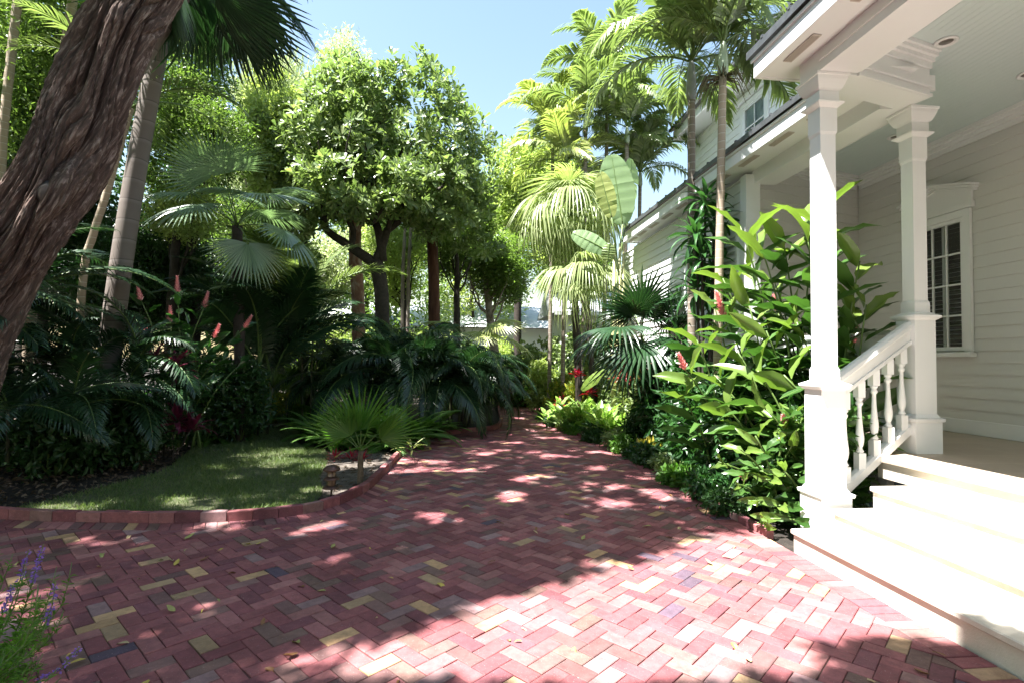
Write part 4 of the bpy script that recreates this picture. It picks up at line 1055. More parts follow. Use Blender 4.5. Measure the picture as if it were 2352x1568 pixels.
    for q in tips: g.tube(bent(top - T[-1] * .3, A(q) - base, 9, (0, 0, .3), .08), np.linspace(.13, .02, 9), 8)
    g.build('limb', M_lean, t)
    rj = frame_top_reject(70)
    blobs = [(A(c) - base, r_) for c, r_ in (((-4.4, 1.6, 9.2), (2.4, 2.0, 1.3)), ((-1.9, 2.4, 9.6), (2.0, 1.8, 1.2)), ((-1.5, 5.6, 9.8), (2.3, 2.2, 1.2)), ((-5.2, 4.6, 10.2), (2.3, 2.2, 1.3)), ((-2.7, 7.8, 10.6), (2.4, 2.0, 1.2)), ((-2.8, .2, 8.8), (2.2, 1.5, 1.1)), ((-5.8, -.4, 9.5), (2.6, 2.0, 1.3)), ((-.3, 7.2, 10.3), (1.7, 1.7, 1.0)), ((-1.6, 9.2, 11.6), (2.0, 1.6, .9)), ((-7.9, 2.3, 9.3), (2.4, 2.2, 1.2)), ((-7.8, 5, 9.8), (2.2, 2.0, 1.2)), ((-1.2, 1.0, 8.8), (1.5, 1.0, .9)), ((-4.0, 3.4, 9.4), (2.2, 2.0, 1.0)))]
    crown_geo([(tuple(c), r_) for c, r_ in blobs], 6000, 30, .34, .17, T_dia(.5), 'mix', 0, 3, lambda P: rj(P + base) | lit_reject(P + base), .1, holes=.3, leafrej=lambda P: sun_gaps(P + base) | lit_reject(P + base)).build('crown', M_tree_mid, t)
leaning_tree()

# ================================================================== BACKGROUND TREES
DIA, LF, OB = T_dia(.42), T_leaf(.42), T_obov(.44)
LONG = T_dia(.2)
Tb = lambda px, py, Y: tuple(PY(px, py, Y))
def at_base(px, Y, z=-.05): p = PY(px, 828, Y); return (p[0], Y, z)
# centre: round glossy tree on a forked dark trunk
def far_lit(P):  # drops crown leaves whose shadow would cover the far path
    S = P[:, :2] + A((1.0, .42)) * (P[:, 2:] / 2.4); q = in_poly_np(S, A([(1.5, 13.2), (2.7, 13.2), (3.2, 19), (1.5, 19)]))
    return q & (np.sin(S[:, 0] * 9 + S[:, 1] * 2.3) + np.sin(S[:, 1] * 5.1) > .1)
def round_tree():
    Yc = 14.5; base = A(at_base(876, Yc)); t = thing('round_tree', 'round-crowned tree with glossy paddle leaves on a forked dark trunk', 'tree', tuple(base))
    g = Geo(); P = lambda px, py, dy=0: PY(px, py, Yc + dy) - base
    g.tube(catmull([A((0, 0, -.1)), P(878, 720), P(872, 640), P(862, 600)], .25), .19, 12)
    g.V[-1] += rng.normal(0, .008, g.V[-1].shape)
    for pts, a, b in (((P(862, 606), P(838, 590), P(806, 568), P(770, 545), P(744, 520), P(745, 490), P(730, 440, .3)), .15, .05), ((P(864, 605), P(876, 570), P(890, 530), P(925, 500), P(950, 440, -.5)), .15, .05), ((P(878, 600), P(872, 540), P(850, 480, .5), P(840, 400, .4), P(850, 300)), .13, .03), ((P(806, 568), P(812, 530), P(790, 480, -.4), P(780, 380)), .09, .03), ((P(890, 530), P(912, 480, -.6), P(1000, 440, -.8), P(1060, 400, -.5)), .08, .03)):
        q = catmull(pts, .25); g.tube(q, np.linspace(a, b, len(q)), 10); g.V[-1] += rng.normal(0, .006, g.V[-1].shape)
    r = np.random.default_rng(4)
    for k in range(30):
        a = P(r.uniform(760, 960), r.uniform(400, 520), r.uniform(-1, 1)); d = A((r.normal(0, .9), r.normal(0, .9), r.uniform(.4, 2.0))); g.tube(bent(a, a + d, 6, (0, 0, .1), .04), np.linspace(.045, .012, 6), 6)
    g.build('trunk', M_branch, t)
    S = Yc / FPX
    def bl(px, py, rx, rz, dy=0, ry=None): return (tuple(P(px, py, dy)), (rx * S, (ry or rx) * S, rz * S))
    B = [bl(890, 330, 190, 180), bl(820, 250, 130, 100, .4), bl(960, 250, 110, 100, -.2), bl(1050, 340, 90, 90, -.5), bl(1010, 440, 125, 75, -.7), bl(860, 435, 150, 60, -1.0), bl(700, 400, 75, 65, .2), bl(760, 330, 110, 100, -.6), bl(960, 165, 38, 42), bl(905, 185, 45, 45), bl(850, 180, 40, 45), bl(790, 200, 40, 35), bl(1035, 250, 40, 40), bl(1105, 320, 32, 40), bl(655, 370, 65, 80, .4), bl(640, 280, 40, 40, .6), bl(690, 500, 60, 40, -.2), bl(1120, 430, 40, 60, .2), bl(1100, 570, 60, 30, .4), bl(690, 260, 50, 45, .6), bl(1090, 500, 50, 45, 0), bl(700, 480, 70, 60, .3), bl(1000, 510, 80, 45, .3), bl(1080, 420, 70, 80, -.3)]
    g = crown_geo(B, 4300, 8, .12, .23, OB, 'rosette', 0, 11, lambda Q: far_lit(Q + base), .3, holes=.65); g.build('crown', M_tree_dark, t)
round_tree()

def far_tree(label, px, py_top, py_bot, Y, w, leaf, n=900, per=26, rcl=.35, ll=.17, tm=None, style='mix', seed=1, bark=None, tr=.16, base_px=None, shell=.45, cat='tree', name='tree', group=None, lumps=6, holes=.3, flat=1.0):
    S = Y / FPX; cx, cy = px, (py_top + py_bot) / 2; rz = (py_bot - py_top) / 2
    r = np.random.default_rng(seed * 7 + 1); B = []
    for k in range(lumps):
        u1, v1 = r.uniform(-.62, .62), r.uniform(-.62, .62)
        B.append((Tb(cx + u1 * w / 2, cy + v1 * rz, Y + r.uniform(-.25, .25) * w * S), (w / 2 * S * r.uniform(.38, .58),) * 2 + (rz * S * r.uniform(.34, .55),)))
    bpx = base_px or px; b = at_base(bpx, Y); top = Tb(px, cy, Y)
    return tree(name, label, cat, [b, ((b[0] * 2 + top[0]) / 3 + r.normal(0, .1), Y, top[2] * .4), top], [tr, tr * .75, tr * .3], bark or M_branch, B, leaf, n, per, rcl, ll, tm or DIA, style, group, seed, None, shell, 12, holes=holes, flat=flat)

far_tree('tall silvery-leaved tree rising behind the round tree on its left', 815, 62, 420, 19, 230, M_tree_silver, 900, 24, .42, .2, LONG, seed=21, lumps=7)
far_tree('pale feathery tree top directly behind the left side of the round tree', 630, 90, 460, 17, 250, M_tree_silver, 1100, 26, .42, .19, LONG, 'up', seed=22, lumps=8)
far_tree('yellow-green tree between the silvery tree and the round tree', 690, 170, 520, 15.6, 230, M_tree_bright, 1000, 24, .36, .17, DIA, seed=23)
far_tree('lime green tree with airy foliage right of the round tree', 1190, 300, 560, 22, 230, M_tree_bright, 950, 24, .45, .2, DIA, seed=24, tr=.2, lumps=8)
far_tree('soft green feathery tree behind the drooping fan palm', 1290, 345, 640, 20, 210, M_tree_bright, 800, 24, .42, .17, DIA, 'flat', seed=25, lumps=7)
far_tree('bushy tree hanging dark leaves over the mottled trunk by the fence', 1110, 520, 690, 19, 240, M_tree_mid, 800, 26, .4, .15, DIA, 'flat', seed=26, bark=M_mottle, tr=.22, base_px=1155, lumps=8)
far_tree('small-leaved bright green tree behind the grey palm trunk', 440, 130, 470, 13, 260, M_tree_mid, 1300, 26, .3, .10, DIA, seed=27, lumps=9, holes=.2)
far_tree('golden green bushy tree at the foot of the hanging dark fronds', 410, 330, 560, 11.5, 170, M_tree_bright, 520, 24, .24, .085, DIA, seed=28, lumps=6)
far_tree('dense dark tree filling the gap behind the silver fan palm', 610, 470, 760, 17, 270, M_tree_mid, 1100, 26, .36, .14, DIA, seed=29, lumps=8, holes=.2)
far_tree('tall leafy tree behind the thin pale trunks at the left edge', 90, -150, 380, 11, 420, M_tree_mid, 1500, 26, .34, .11, DIA, seed=30, lumps=10, holes=.2)
far_tree('leafy tree seen past the top of the leaning trunk', 430, -120, 150, 14, 300, M_tree_mid, 900, 26, .36, .12, DIA, seed=31, lumps=8, holes=.25)
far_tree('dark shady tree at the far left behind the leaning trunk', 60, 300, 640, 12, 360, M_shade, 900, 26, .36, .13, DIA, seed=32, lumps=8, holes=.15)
far_tree('grey-green tree low behind the reddish peeling trunk', 740, 540, 740, 20, 220, M_tree_silver, 650, 22, .4, .17, DIA, seed=33, lumps=6)
far_tree('green tree low between the two red trunks', 930, 480, 700, 21, 210, M_tree_bright, 650, 22, .42, .17, DIA, seed=34, lumps=6)
far_tree('shaded tree right of the dark red trunk', 1050, 470, 640, 17.5, 170, M_tree_mid, 650, 24, .34, .14, DIA, 'flat', seed=35, lumps=6)
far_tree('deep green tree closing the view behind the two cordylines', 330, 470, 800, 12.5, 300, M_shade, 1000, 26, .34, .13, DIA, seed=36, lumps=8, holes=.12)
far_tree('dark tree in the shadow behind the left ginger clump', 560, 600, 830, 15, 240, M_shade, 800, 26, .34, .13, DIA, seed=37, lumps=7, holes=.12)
# far treeline beyond everything
for k, (px, yt, yb, Y, w, m) in enumerate([(560, 240, 700, 27, 300, M_tree_mid), (840, 330, 760, 28, 330, M_tree_mid), (1080, 420, 760, 30, 320, M_tree_bright), (250, 250, 760, 20, 380, M_shade), (20, 150, 700, 17, 330, M_tree_mid), (1330, 480, 760, 27, 230, M_tree_mid)]):
    lab = ['far hazy tree behind the silver fan palm', 'far tree seen under the round crown', 'far pale tree above the neighbouring white roof', 'far dark tree behind the grey palm trunk', 'far tree at the left edge of the garden', 'far tree behind the banana stalks'][k]
    far_tree(lab, px, yt, yb, Y, w, m, 700, 22, .6, .26, DIA, seed=60 + k, lumps=8, holes=.15)

for k, (x, y, h) in enumerate(((-6.5, -4.5, 7), (-1.5, -7, 8), (3.5, -8, 8), (-9, 1.0, 7.5), (-11, 6.5, 8))):  # unseen trees added to block sky light and deepen the shade
    tree('tree', ['unseen shade tree added behind the viewer on the left', 'unseen shade tree added straight behind the viewer', 'unseen shade tree added behind the viewer toward the house', 'unseen shade tree added outside the left edge of the view', 'unseen shade tree added beyond the left edge behind the bed'][k], 'tree', [(x, y, -.05), (x + .1, y, h * .5), (x, y, h)], (.2, .15, .08), M_branch, [((x + dx, y + dy, h * .72 + dz), (2.1, 2.1, 1.9)) for dx, dy, dz in ((0, 0, 1.2), (1.6, .6, -.6), (-1.6, .5, -.2), (.2, -1.6, 0), (0, 1.2, -1.6))], M_tree_mid, 520, 22, .5, .24, DIA, 'mix', None, 500 + k, lambda P: lit_reject(P), .3, 8, holes=.1)
for k, px in enumerate((690, 790, 890, 985, 1075, 1150)):
    x = PY(px, 828, 24)[0]; shrub('hedge_shrub', 'tall bush screening the neighbouring house, number %s from the left' % ('one', 'two', 'three', 'four', 'five', 'six')[k], 'shrub', (x, 24, 0), (1.3, 1.0, [1.45, 1.7, 1.35, 1.6, 1.1, 1.3][k]), [M_tree_mid, M_tree_bright][k % 2], 260, 20, .3, .2, DIA, 'mix', 'bushes screening the neighbouring house', seed=600 + k)
# trunks of trees whose crowns merge above
def bare_trunk(name, label, pts, r, bark, cat='tree'):
    b = A(pts[0]); t = thing(name, label, cat, tuple(b)); g = Geo(); q = catmull(A(pts) - b, .12); g.tube(q, np.linspace(r[0], r[1], len(q)), 18)
    th = np.arctan2(g.V[0][:, 1], g.V[0][:, 0]); g.V[0] += rng.normal(0, r[0] * .03, g.V[0].shape); g.V[0] *= (1 + 0 * th)[:, None]
    g.build('trunk', bark, t); return t, b
t, b = bare_trunk('gumbo_limbo', 'reddish peeling trunk lit by the sun behind the forked tree', [at_base(830, 16.5), Tb(822, 680, 16.5), Tb(816, 600, 16.5), Tb(818, 500, 16.5), Tb(830, 400, 16.5)], (.21, .17), M_redbark)
crown_geo([(tuple(A(Tb(835, 400, 16.0)) - b), (1.5, 1.2, 1.5))], 420, 20, .35, .14, DIA, 'mix', 0, 81).build('crown', M_tree_mid, t)
t, b = bare_trunk('dark_trunk_tree', 'straight dark red-brown trunk right of the forked tree', [at_base(1000, 15.8), Tb(997, 690, 15.8), Tb(993, 560, 15.8), Tb(990, 440, 15.8)], (.185, .15), M_redbark_dk)
crown_geo([(tuple(A(Tb(1000, 440, 15.5)) - b), (1.4, 1.0, 1.2))], 420, 20, .35, .14, DIA, 'mix', 0, 82).build('crown', M_tree_mid, t)
for px, lab in ((925, 'left of two slim pale trunks seen under the round tree'), (938, 'right of two slim pale trunks seen under the round tree')):
    t, b = bare_trunk('slim_tree', lab, [at_base(px, 18.5), Tb(px, 640, 18.5), Tb(px + 6, 500, 18.5), Tb(px - 4, 420, 18.5)], (.07, .05), M_pale)
    crown_geo([(tuple(A(Tb(px, 400, 18.5)) - b), (.7, .7, .7))], 60, 20, .3, .12, DIA, 'mix', 0, 83 + px).build('crown', M_tree_mid, t)
for k, (pts, r, lab) in enumerate([([at_base(-10, 9.5), Tb(0, 420, 9.5), Tb(18, 200, 9.5), Tb(48, -60, 9.5)], (.075, .06), 'thin pale ringed palm trunk at the far left edge'),
                        ([at_base(60, 10), Tb(95, 380, 10), Tb(135, 190, 10), Tb(178, -60, 10)], (.085, .07), 'slim ringed palm trunk with one sunlit side, left of the leaning tree'),
                        ([at_base(178, 9.2), Tb(190, 650, 9.2), Tb(214, 540, 9.2), Tb(246, 440, 9.2), Tb(300, 250, 9.2)], (.06, .05), 'thin palm trunk half hidden between the leaning and the grey trunks')]):
    t, b = bare_trunk('slim_palm', lab, pts, r, M_ring_lt, 'palm')
    me = frond_mesh('slim', [M_palm, M_stem], L=2.0, n=36, ll=.5, a0=.9, a1=-.7, lw=.035, droop=.5, seed=3)
    for j in range(9): link('frond', me, t, M=M4(rotm(j * 2.4, .1 + .4 * (j % 3) - .3), A(pts[-1]) - b, 1.0))

# ================================================================== LEFT SIDE PALMS
me_r = [frond_mesh(('royal', k), [M_palm_dark, M_stem], L=3.0, n=60, ll=.75, a0=.9, a1=-1.25, lw=.045, droop=.7, seed=k + 5, vee=.2) for k in range(2)]
base = at_base(235, 9.0)
feather_palm('royal_palm', 'stout smooth grey palm trunk beside the leaning tree with dark fronds hanging above', base, Tb(392, -10, 9.0), .175, .13, M_royal,
             [(me_r[j % 2], a, e, ro, s) for j, (a, e, ro, s) in enumerate([(-.2, .1, 0, 1), (.9, .3, .2, 1), (2.0, .2, 0, 1), (3.1, .1, 0, 1), (4.0, .3, 0, 1), (5.2, .2, 0, .95), (.4, .7, 0, 1), (2.6, .8, 0, 1), (4.7, .8, 0, 1), (1.5, .5, 0, 1)])], shaft=.9, bow=(-.12, 0, 0))
# tall dark fan palm whose old leaves hang into the top of the picture
me_h = [fan_mesh(('hang', k), [M_palm_dark, M_branch], R=1.25, P=.6, m=30, arc=1.35, joined=.42, droop=.2, tilt=-.5, tipdroop=.7, lw=1.2, seed=k, a0=-.3, bend=.6) for k in range(2)]
hb = A(Tb(470, -85, 8.0))
fan_palm('tall_fan_palm', 'tall palm above the frame with near-black leaves hanging into the sky at upper left', at_base(-260, 8.0), tuple(hb), .09, .08, M_royal,
         [(me_h[0], 4.6, -.85, 1.0, 1.15), (me_h[1], 5.6, -.7, .9, 1.1), (me_h[0], 5.3, -1.0, -.8, 1.2), (me_h[1], 4.0, -.8, -.9, .85), (me_h[0], .3, -.55, 1.2, .9), (me_h[1], 0.0, .62, .9, 1.2), (me_h[0], .8, .3, 0, 1.1), (me_h[1], 2.0, .4, 0, 1), (me_h[0], 3.1, .1, 0, 1), (me_h[1], 3.8, -.3, 0, 1)])
# silver fan palm
me_s = [fan_mesh(('sil', k), [M_fan_silver, M_stem], R=.95, P=1.0, m=36, arc=1.75, joined=.5, droop=.15, tilt=-.35, tipdroop=.15, seed=k, a0=.6, bend=.5) for k in range(3)]
pb = at_base(560, 10.6); pt = Tb(545, 520, 10.6)
fan_palm('silver_fan_palm', 'silvery fan palm with sunlit pleated leaves left of the round tree', pb, pt, .1, .09, M_branch,
         [(me_s[0], 3.9, .95, .9, 1.05), (me_s[1], 5.0, .65, .5, 1.05), (me_s[2], 5.6, .1, .2, 1.0), (me_s[0], 6.0, -.5, 0, 1.0), (me_s[1], 3.4, .2, -.3, .95), (me_s[2], 4.4, -.25, 0, 1.0), (me_s[0], .4, .5, 0, .95), (me_s[1], 5.3, -.9, 0, .95), (me_s[2], 2.2, .5, 0, 1), (me_s[0], 1.3, .2, 0, 1), (me_s[1], 4.9, .2, 0, .8)])
# arching low fronds behind left ginger
me_d = [frond_mesh(('dk', k), [M_palm_dark, M_stem], L=2.1, n=44, ll=.52, a0=1.15, a1=-.45, lw=.036, droop=.45, seed=20 + k, vee=.25) for k in range(3)]
me_g = [frond_mesh(('gr', k), [M_palm, M_stem], L=2.1, n=44, ll=.55, a0=1.15, a1=-.35, lw=.036, droop=.35, seed=30 + k, vee=.25) for k in range(3)]
def clump(name, label, base, mes, n, sc=1.0, spread=.35, up=(-.1, .5), rim=.25, group=None, stems=5, h=.6, seed=0, azr=None, cat='palm', cane=None):
    cane = cane or M_pale_dk
    """many-stemmed palm clump: fronds spring from several short canes"""
    t = thing(name, label, cat, tuple(base), 0, group); r = np.random.default_rng(seed); g = Geo(); S = []
    for k in range(stems):
        a = r.uniform(0, 6.28); q = A((cos(a) * rim * r.uniform(.2, 1), sin(a) * rim * r.uniform(.2, 1), 0)); tp = q * 1.5 + A((0, 0, h * r.uniform(.5, 1.2))); S.append((tp, a)); g.tube(bent(q + A((0, 0, -.05)), tp, 5), np.linspace(.022, .015, 5), 8)
    g.build('cane', cane, t)
    for k in range(n):
        tp, a = S[k % stems]; az = (a + r.normal(0, 1.0)) if azr is None else r.uniform(*azr)
        link('frond', mes[k % len(mes)], t, M=M4(rotm(az, r.uniform(*up), r.normal(0, .3)), tp, sc * r.uniform(.75, 1.1)))
    return t
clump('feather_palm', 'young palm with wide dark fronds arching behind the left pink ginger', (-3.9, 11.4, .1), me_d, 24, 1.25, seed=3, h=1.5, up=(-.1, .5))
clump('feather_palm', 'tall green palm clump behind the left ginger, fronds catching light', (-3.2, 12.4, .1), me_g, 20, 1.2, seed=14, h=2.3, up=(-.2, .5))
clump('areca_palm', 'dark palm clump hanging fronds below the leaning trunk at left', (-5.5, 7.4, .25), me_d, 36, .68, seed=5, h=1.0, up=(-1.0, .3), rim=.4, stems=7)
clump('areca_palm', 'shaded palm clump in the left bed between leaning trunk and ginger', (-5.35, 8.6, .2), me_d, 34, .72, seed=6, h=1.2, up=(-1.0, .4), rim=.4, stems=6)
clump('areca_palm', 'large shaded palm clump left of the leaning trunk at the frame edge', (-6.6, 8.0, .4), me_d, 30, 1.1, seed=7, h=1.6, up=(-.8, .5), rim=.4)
# the big dark palm clump in the middle bed
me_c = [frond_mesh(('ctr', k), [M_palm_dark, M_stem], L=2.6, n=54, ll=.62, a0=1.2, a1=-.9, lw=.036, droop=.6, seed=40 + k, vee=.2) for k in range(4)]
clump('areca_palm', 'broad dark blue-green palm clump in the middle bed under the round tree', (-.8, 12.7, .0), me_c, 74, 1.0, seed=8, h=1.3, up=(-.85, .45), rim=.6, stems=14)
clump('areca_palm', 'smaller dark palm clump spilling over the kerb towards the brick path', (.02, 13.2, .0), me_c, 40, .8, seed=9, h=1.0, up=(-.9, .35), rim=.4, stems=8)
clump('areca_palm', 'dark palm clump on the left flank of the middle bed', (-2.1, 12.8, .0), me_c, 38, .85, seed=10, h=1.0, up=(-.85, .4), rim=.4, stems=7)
me_v = [fan_mesh(('val', k), [M_palm_yel, M_stem], R=.8, P=.9, m=34, arc=1.7, joined=.5, droop=.2, tilt=-.4, tipdroop=.15, seed=k + 9, a0=.5) for k in range(2)]
fan_palm('fan_palm', 'sunlit yellow-green fan palm leaves at the right end of the dark palm clump', (.2, 14.6, 0), (.35, 14.6, 2.1), .06, .05, M_branch, [(me_v[0], -.6, .15, .3, 1.2), (me_v[1], -.1, -.25, .1, 1.25), (me_v[0], -1.2, -.1, 0, 1.0), (me_v[1], 1.2, .3, 0, 1), (me_v[0], 2.6, .3, 0, 1)])
# young fan palm by the kerb
me_y = [fan_mesh(('yng', k), [M_young, M_stem], R=.62, P=.26, m=18, arc=1.2, joined=.3, droop=.04, tilt=.1, tipdroop=.10, seed=k + 70, a0=.4, bend=.2, lw=1.25) for k in range(3)]
yb_ = G(828, 1115); yt = A(PY(828, 1035, yb_[1]))
fan_palm('young_fan_palm', 'young green fan palm on a short stem at the bend of the kerb', tuple(yb_), tuple(yt), .045, .03, M_mottle_dk,
         [(me_y[1], 3.3, .55, 1.0, 1.0), (me_y[2], 6.1, .35, -1.0, 1.05), (me_y[0], 4.0, .8, .8, .9), (me_y[0], 3.6, 1.0, .2, .95), (me_y[1], 4.9, 1.1, 0, 1.05), (me_y[0], .1, .5, -.3, 1.1), (me_y[2], 2.4, .8, 0, 1.0), (me_y[1], 5.0, .0, .2, .75), (me_y[0], -.4, .85, 0.5, 1.0)])
rosette_plant('palm_seedling', 'tiny palm seedling on the sandy soil beside the kerb', 'palm', tuple(G(945, 1060)), [tuple(G(945, 1060) + A((0, 0, .22)))], .3, .03, M_palm_yel, 8, seed=3, stem_r=.006, arch=.9)
# red bromeliad
rosette_plant('bromeliad', 'small bright red spiky plant behind the path lamp', 'bromeliad', tuple(G(788, 1058)), [tuple(G(788, 1058) + A((-.12, 0, .04))), tuple(G(788, 1058) + A((.12, .05, .04))), tuple(G(788, 1058) + A((.3, 0, .03)))], .2, .022, M_red, 22, seed=4, stem_r=.008, arch=.6)
# ferns round the middle bed
FL = [((-1.0, 9.9), .75, 'fern behind the young fan palm'), ((-.75, 10.5), .8, 'fern arching over the kerb right of the young fan palm'), ((-2.1, 9.9), .7, 'fern beside the lawn left of the young fan palm'), ((-1.5, 10.4), .8, 'fern under the dark palm clump, behind the red bromeliad'),
      ((-2.7, 11.0), .7, 'shaded fern at the back corner of the lawn'), ((-1.9, 11.4), .75, 'fern in the shade of the dark palm fronds'), ((-.4, 11.2), .6, 'low fern at the kerb bend'), ((-3.4, 12.6), .7, 'dim fern at the far end of the lawn'), ((-4.6, 10.6), .65, 'fern in the dark left bed beside the lawn'), ((-2.4, 10.4), .6, 'bushy fern at the lawn edge')]
for k, ((x, y), L, lab) in enumerate(FL): fern('fern', 'green ' + lab, (x, y, 0), 24, L * 1.35, None, 'ferns in the middle bed', seed=k)
# left ginger with pink spikes
def gclump(label, base, items, mat=None, name='ginger_plant', L=.5, W=.12, group=None, cat='ginger', droopy=1.0):
    t = thing(name, label, cat, tuple(base), 0, group)
    for k, it in enumerate(items):
        b, tip, nl, fl = it[:4]; ginger_stem(t, A(base) + A((b[0], b[1], 0)), tip, nl, L * (it[4] if len(it) > 4 else 1), W, mat, fl, seed=hash(label) % 1000 * 0 + len(label) * 13 + k, rowaz=(it[5] if len(it) > 5 else None), droopy=droopy)
    return t
Yg = 9.6; lb = at_base(430, Yg, .08)
items = []
for (px, py, fl, dy) in [(325, 692, .24, 0), (408, 676, .3, .2), (468, 708, .26, -.2), (392, 740, .28, .1), (492, 778, .24, -.4), (560, 755, .24, -.1), (338, 768, .12, -.3), (450, 800, 0, -.5), (520, 820, 0, 0), (380, 860, 0, -.3), (430, 740, 0, .4), (350, 820, 0, .5), (560, 830, 0, .5), (480, 880, 0, -.6)]:
    tp = PY(px, py, Yg + dy); items.append(((rng.normal(0, .25), rng.normal(0, .2)), tuple(tp), 11, fl, .8))
gclump('tall shaded ginger with seven pink flower spikes behind the lawn', lb, items, M_ginger_dk, L=.45)
rosette_plant('cordyline', 'magenta-leaved cordyline, the upper one under the left ginger', 'cordyline', tuple(at_base(395, 8.9, .1)), [Tb(398, 850, 8.9), Tb(350, 835, 9.1)], .5, .085, M_mag, 20, seed=8, arch=.9)
rosette_plant('cordyline', 'magenta-leaved cordyline low at the lawn edge', 'cordyline', tuple(at_base(405, 8.4, .05)), [Tb(405, 965, 8.4), Tb(440, 985, 8.5)], .42, .075, M_mag, 18, seed=9, arch=1.0)

# ================================================================== understory shrubs
SH = [  # px, Y, rx, rz, material, leaf len, n_cl, template, style, label
 (640, 14.6, .9, .7, M_tree_mid, .13, 160, LF, 'mix', 'bushy green shrub behind the lawn, left of the dark palm clump'),
 (590, 12.6, .6, .45, M_croton, .2, 70, LF, 'up', 'yellow-green broadleaf shrub in a spot of light behind the lawn'),
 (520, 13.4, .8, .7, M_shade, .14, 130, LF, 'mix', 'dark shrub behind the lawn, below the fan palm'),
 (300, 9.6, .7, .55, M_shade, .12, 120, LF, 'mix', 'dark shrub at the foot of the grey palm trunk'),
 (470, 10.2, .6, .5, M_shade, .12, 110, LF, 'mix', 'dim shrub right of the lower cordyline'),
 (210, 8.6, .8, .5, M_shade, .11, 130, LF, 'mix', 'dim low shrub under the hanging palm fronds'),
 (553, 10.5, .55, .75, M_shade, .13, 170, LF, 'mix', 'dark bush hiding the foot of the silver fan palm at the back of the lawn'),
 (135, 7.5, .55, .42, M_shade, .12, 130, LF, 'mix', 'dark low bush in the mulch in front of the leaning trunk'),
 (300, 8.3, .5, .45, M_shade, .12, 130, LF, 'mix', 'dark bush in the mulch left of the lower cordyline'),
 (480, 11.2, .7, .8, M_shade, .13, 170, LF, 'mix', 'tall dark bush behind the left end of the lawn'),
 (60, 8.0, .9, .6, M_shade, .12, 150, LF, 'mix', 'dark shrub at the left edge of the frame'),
 (700, 16.2, 1.2, 1.0, M_tree_mid, .16, 180, LF, 'mix', 'light-flecked shrub behind the left flank of the palm clump'),
 (1090, 18.5, 1.2, .9, M_tree_dark, .16, 190, LF, 'mix', 'glossy dark shrub against the far white fence'),
 (1250, 19.2, 1.1, 1.3, M_tree_dark, .2, 200, LF, 'mix', 'tall dark shrub below the drooping fan leaves'),
 (1340, 17.0, .9, 1.1, M_tree_dark, .2, 160, LF, 'mix', 'dark broad-leaved shrub between banana stalks and drooping fronds'),
 (1242, 17.2, .42, .85, M_tree_bright, .15, 170, LF, 'mix', 'upright bright green shrub at the far right corner of the path'),
 (1215, 18.9, .8, .35, M_fern, .16, 90, LF, 'flat', 'low feathery green plants across the far end of the path'),
 (1175, 18.9, .5, .6, M_brown_leaf, .3, 40, T_leaf(.2), 'up', 'bronze-leaved cordyline bush at the far end of the path'),
 (1300, 15.2, .45, .5, M_croton, .2, 70, LF, 'up', 'mottled croton in front of the dark shrubs by the far kerb'),
 (1345, 13.9, .45, .55, M_croton, .2, 70, LF, 'up', 'speckled croton behind the dumb canes'),
 (1500, 10.8, .5, .6, M_tree_dark, .15, 130, LF, 'mix', 'dark shrub against the wing wall under the dark fan palm'),
 (1480, 10.0, .38, .32, M_shade, .09, 170, LF, 'mix', 'dense dark small-leaved shrub at the kerb right of the dumb canes'),
 (1560, 8.7, .36, .36, M_shade, .09, 190, LF, 'mix', 'dense dark small-leaved shrub in the middle of the right kerb'),
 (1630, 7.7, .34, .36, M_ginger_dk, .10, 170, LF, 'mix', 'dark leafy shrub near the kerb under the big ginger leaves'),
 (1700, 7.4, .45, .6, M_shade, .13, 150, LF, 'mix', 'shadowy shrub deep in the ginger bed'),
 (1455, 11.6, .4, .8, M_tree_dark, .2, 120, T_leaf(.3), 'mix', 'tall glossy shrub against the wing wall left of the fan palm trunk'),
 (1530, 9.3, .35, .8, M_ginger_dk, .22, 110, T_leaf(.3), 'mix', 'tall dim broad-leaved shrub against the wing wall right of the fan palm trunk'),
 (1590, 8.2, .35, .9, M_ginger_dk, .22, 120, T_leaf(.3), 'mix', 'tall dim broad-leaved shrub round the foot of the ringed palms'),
 (1410, 12.6, .4, .7, M_tree_dark, .18, 110, LF, 'mix', 'glossy shrub round the foot of the banana stalks'),
 (1360, 15.6, .8, 1.5, M_tree_dark, .2, 200, LF, 'mix', 'tall dark leafy shrub hiding the outbuilding'),
 (1060, 17.2, .9, .8, M_tree_mid, .16, 150, LF, 'mix', 'leafy shrub behind the right end of the dark palm clump'),
 (1690, 6.5, .30, .30, M_ginger_dk, .11, 130, LF, 'mix', 'low dark shrub behind the bright bush at the step'),
]
for k, (px, Y, rx, rz, m, ll, nc, tm, st, lab) in enumerate(SH):
    x = PY(px, 828, Y)[0]; shrub('shrub', lab, 'shrub', (x, Y, -.02 if px > 600 else .1), (rx, rx, rz), m, nc, 18, .16 + rx * .08, ll, tm, st, 'shrubs filling the beds', seed=100 + k)
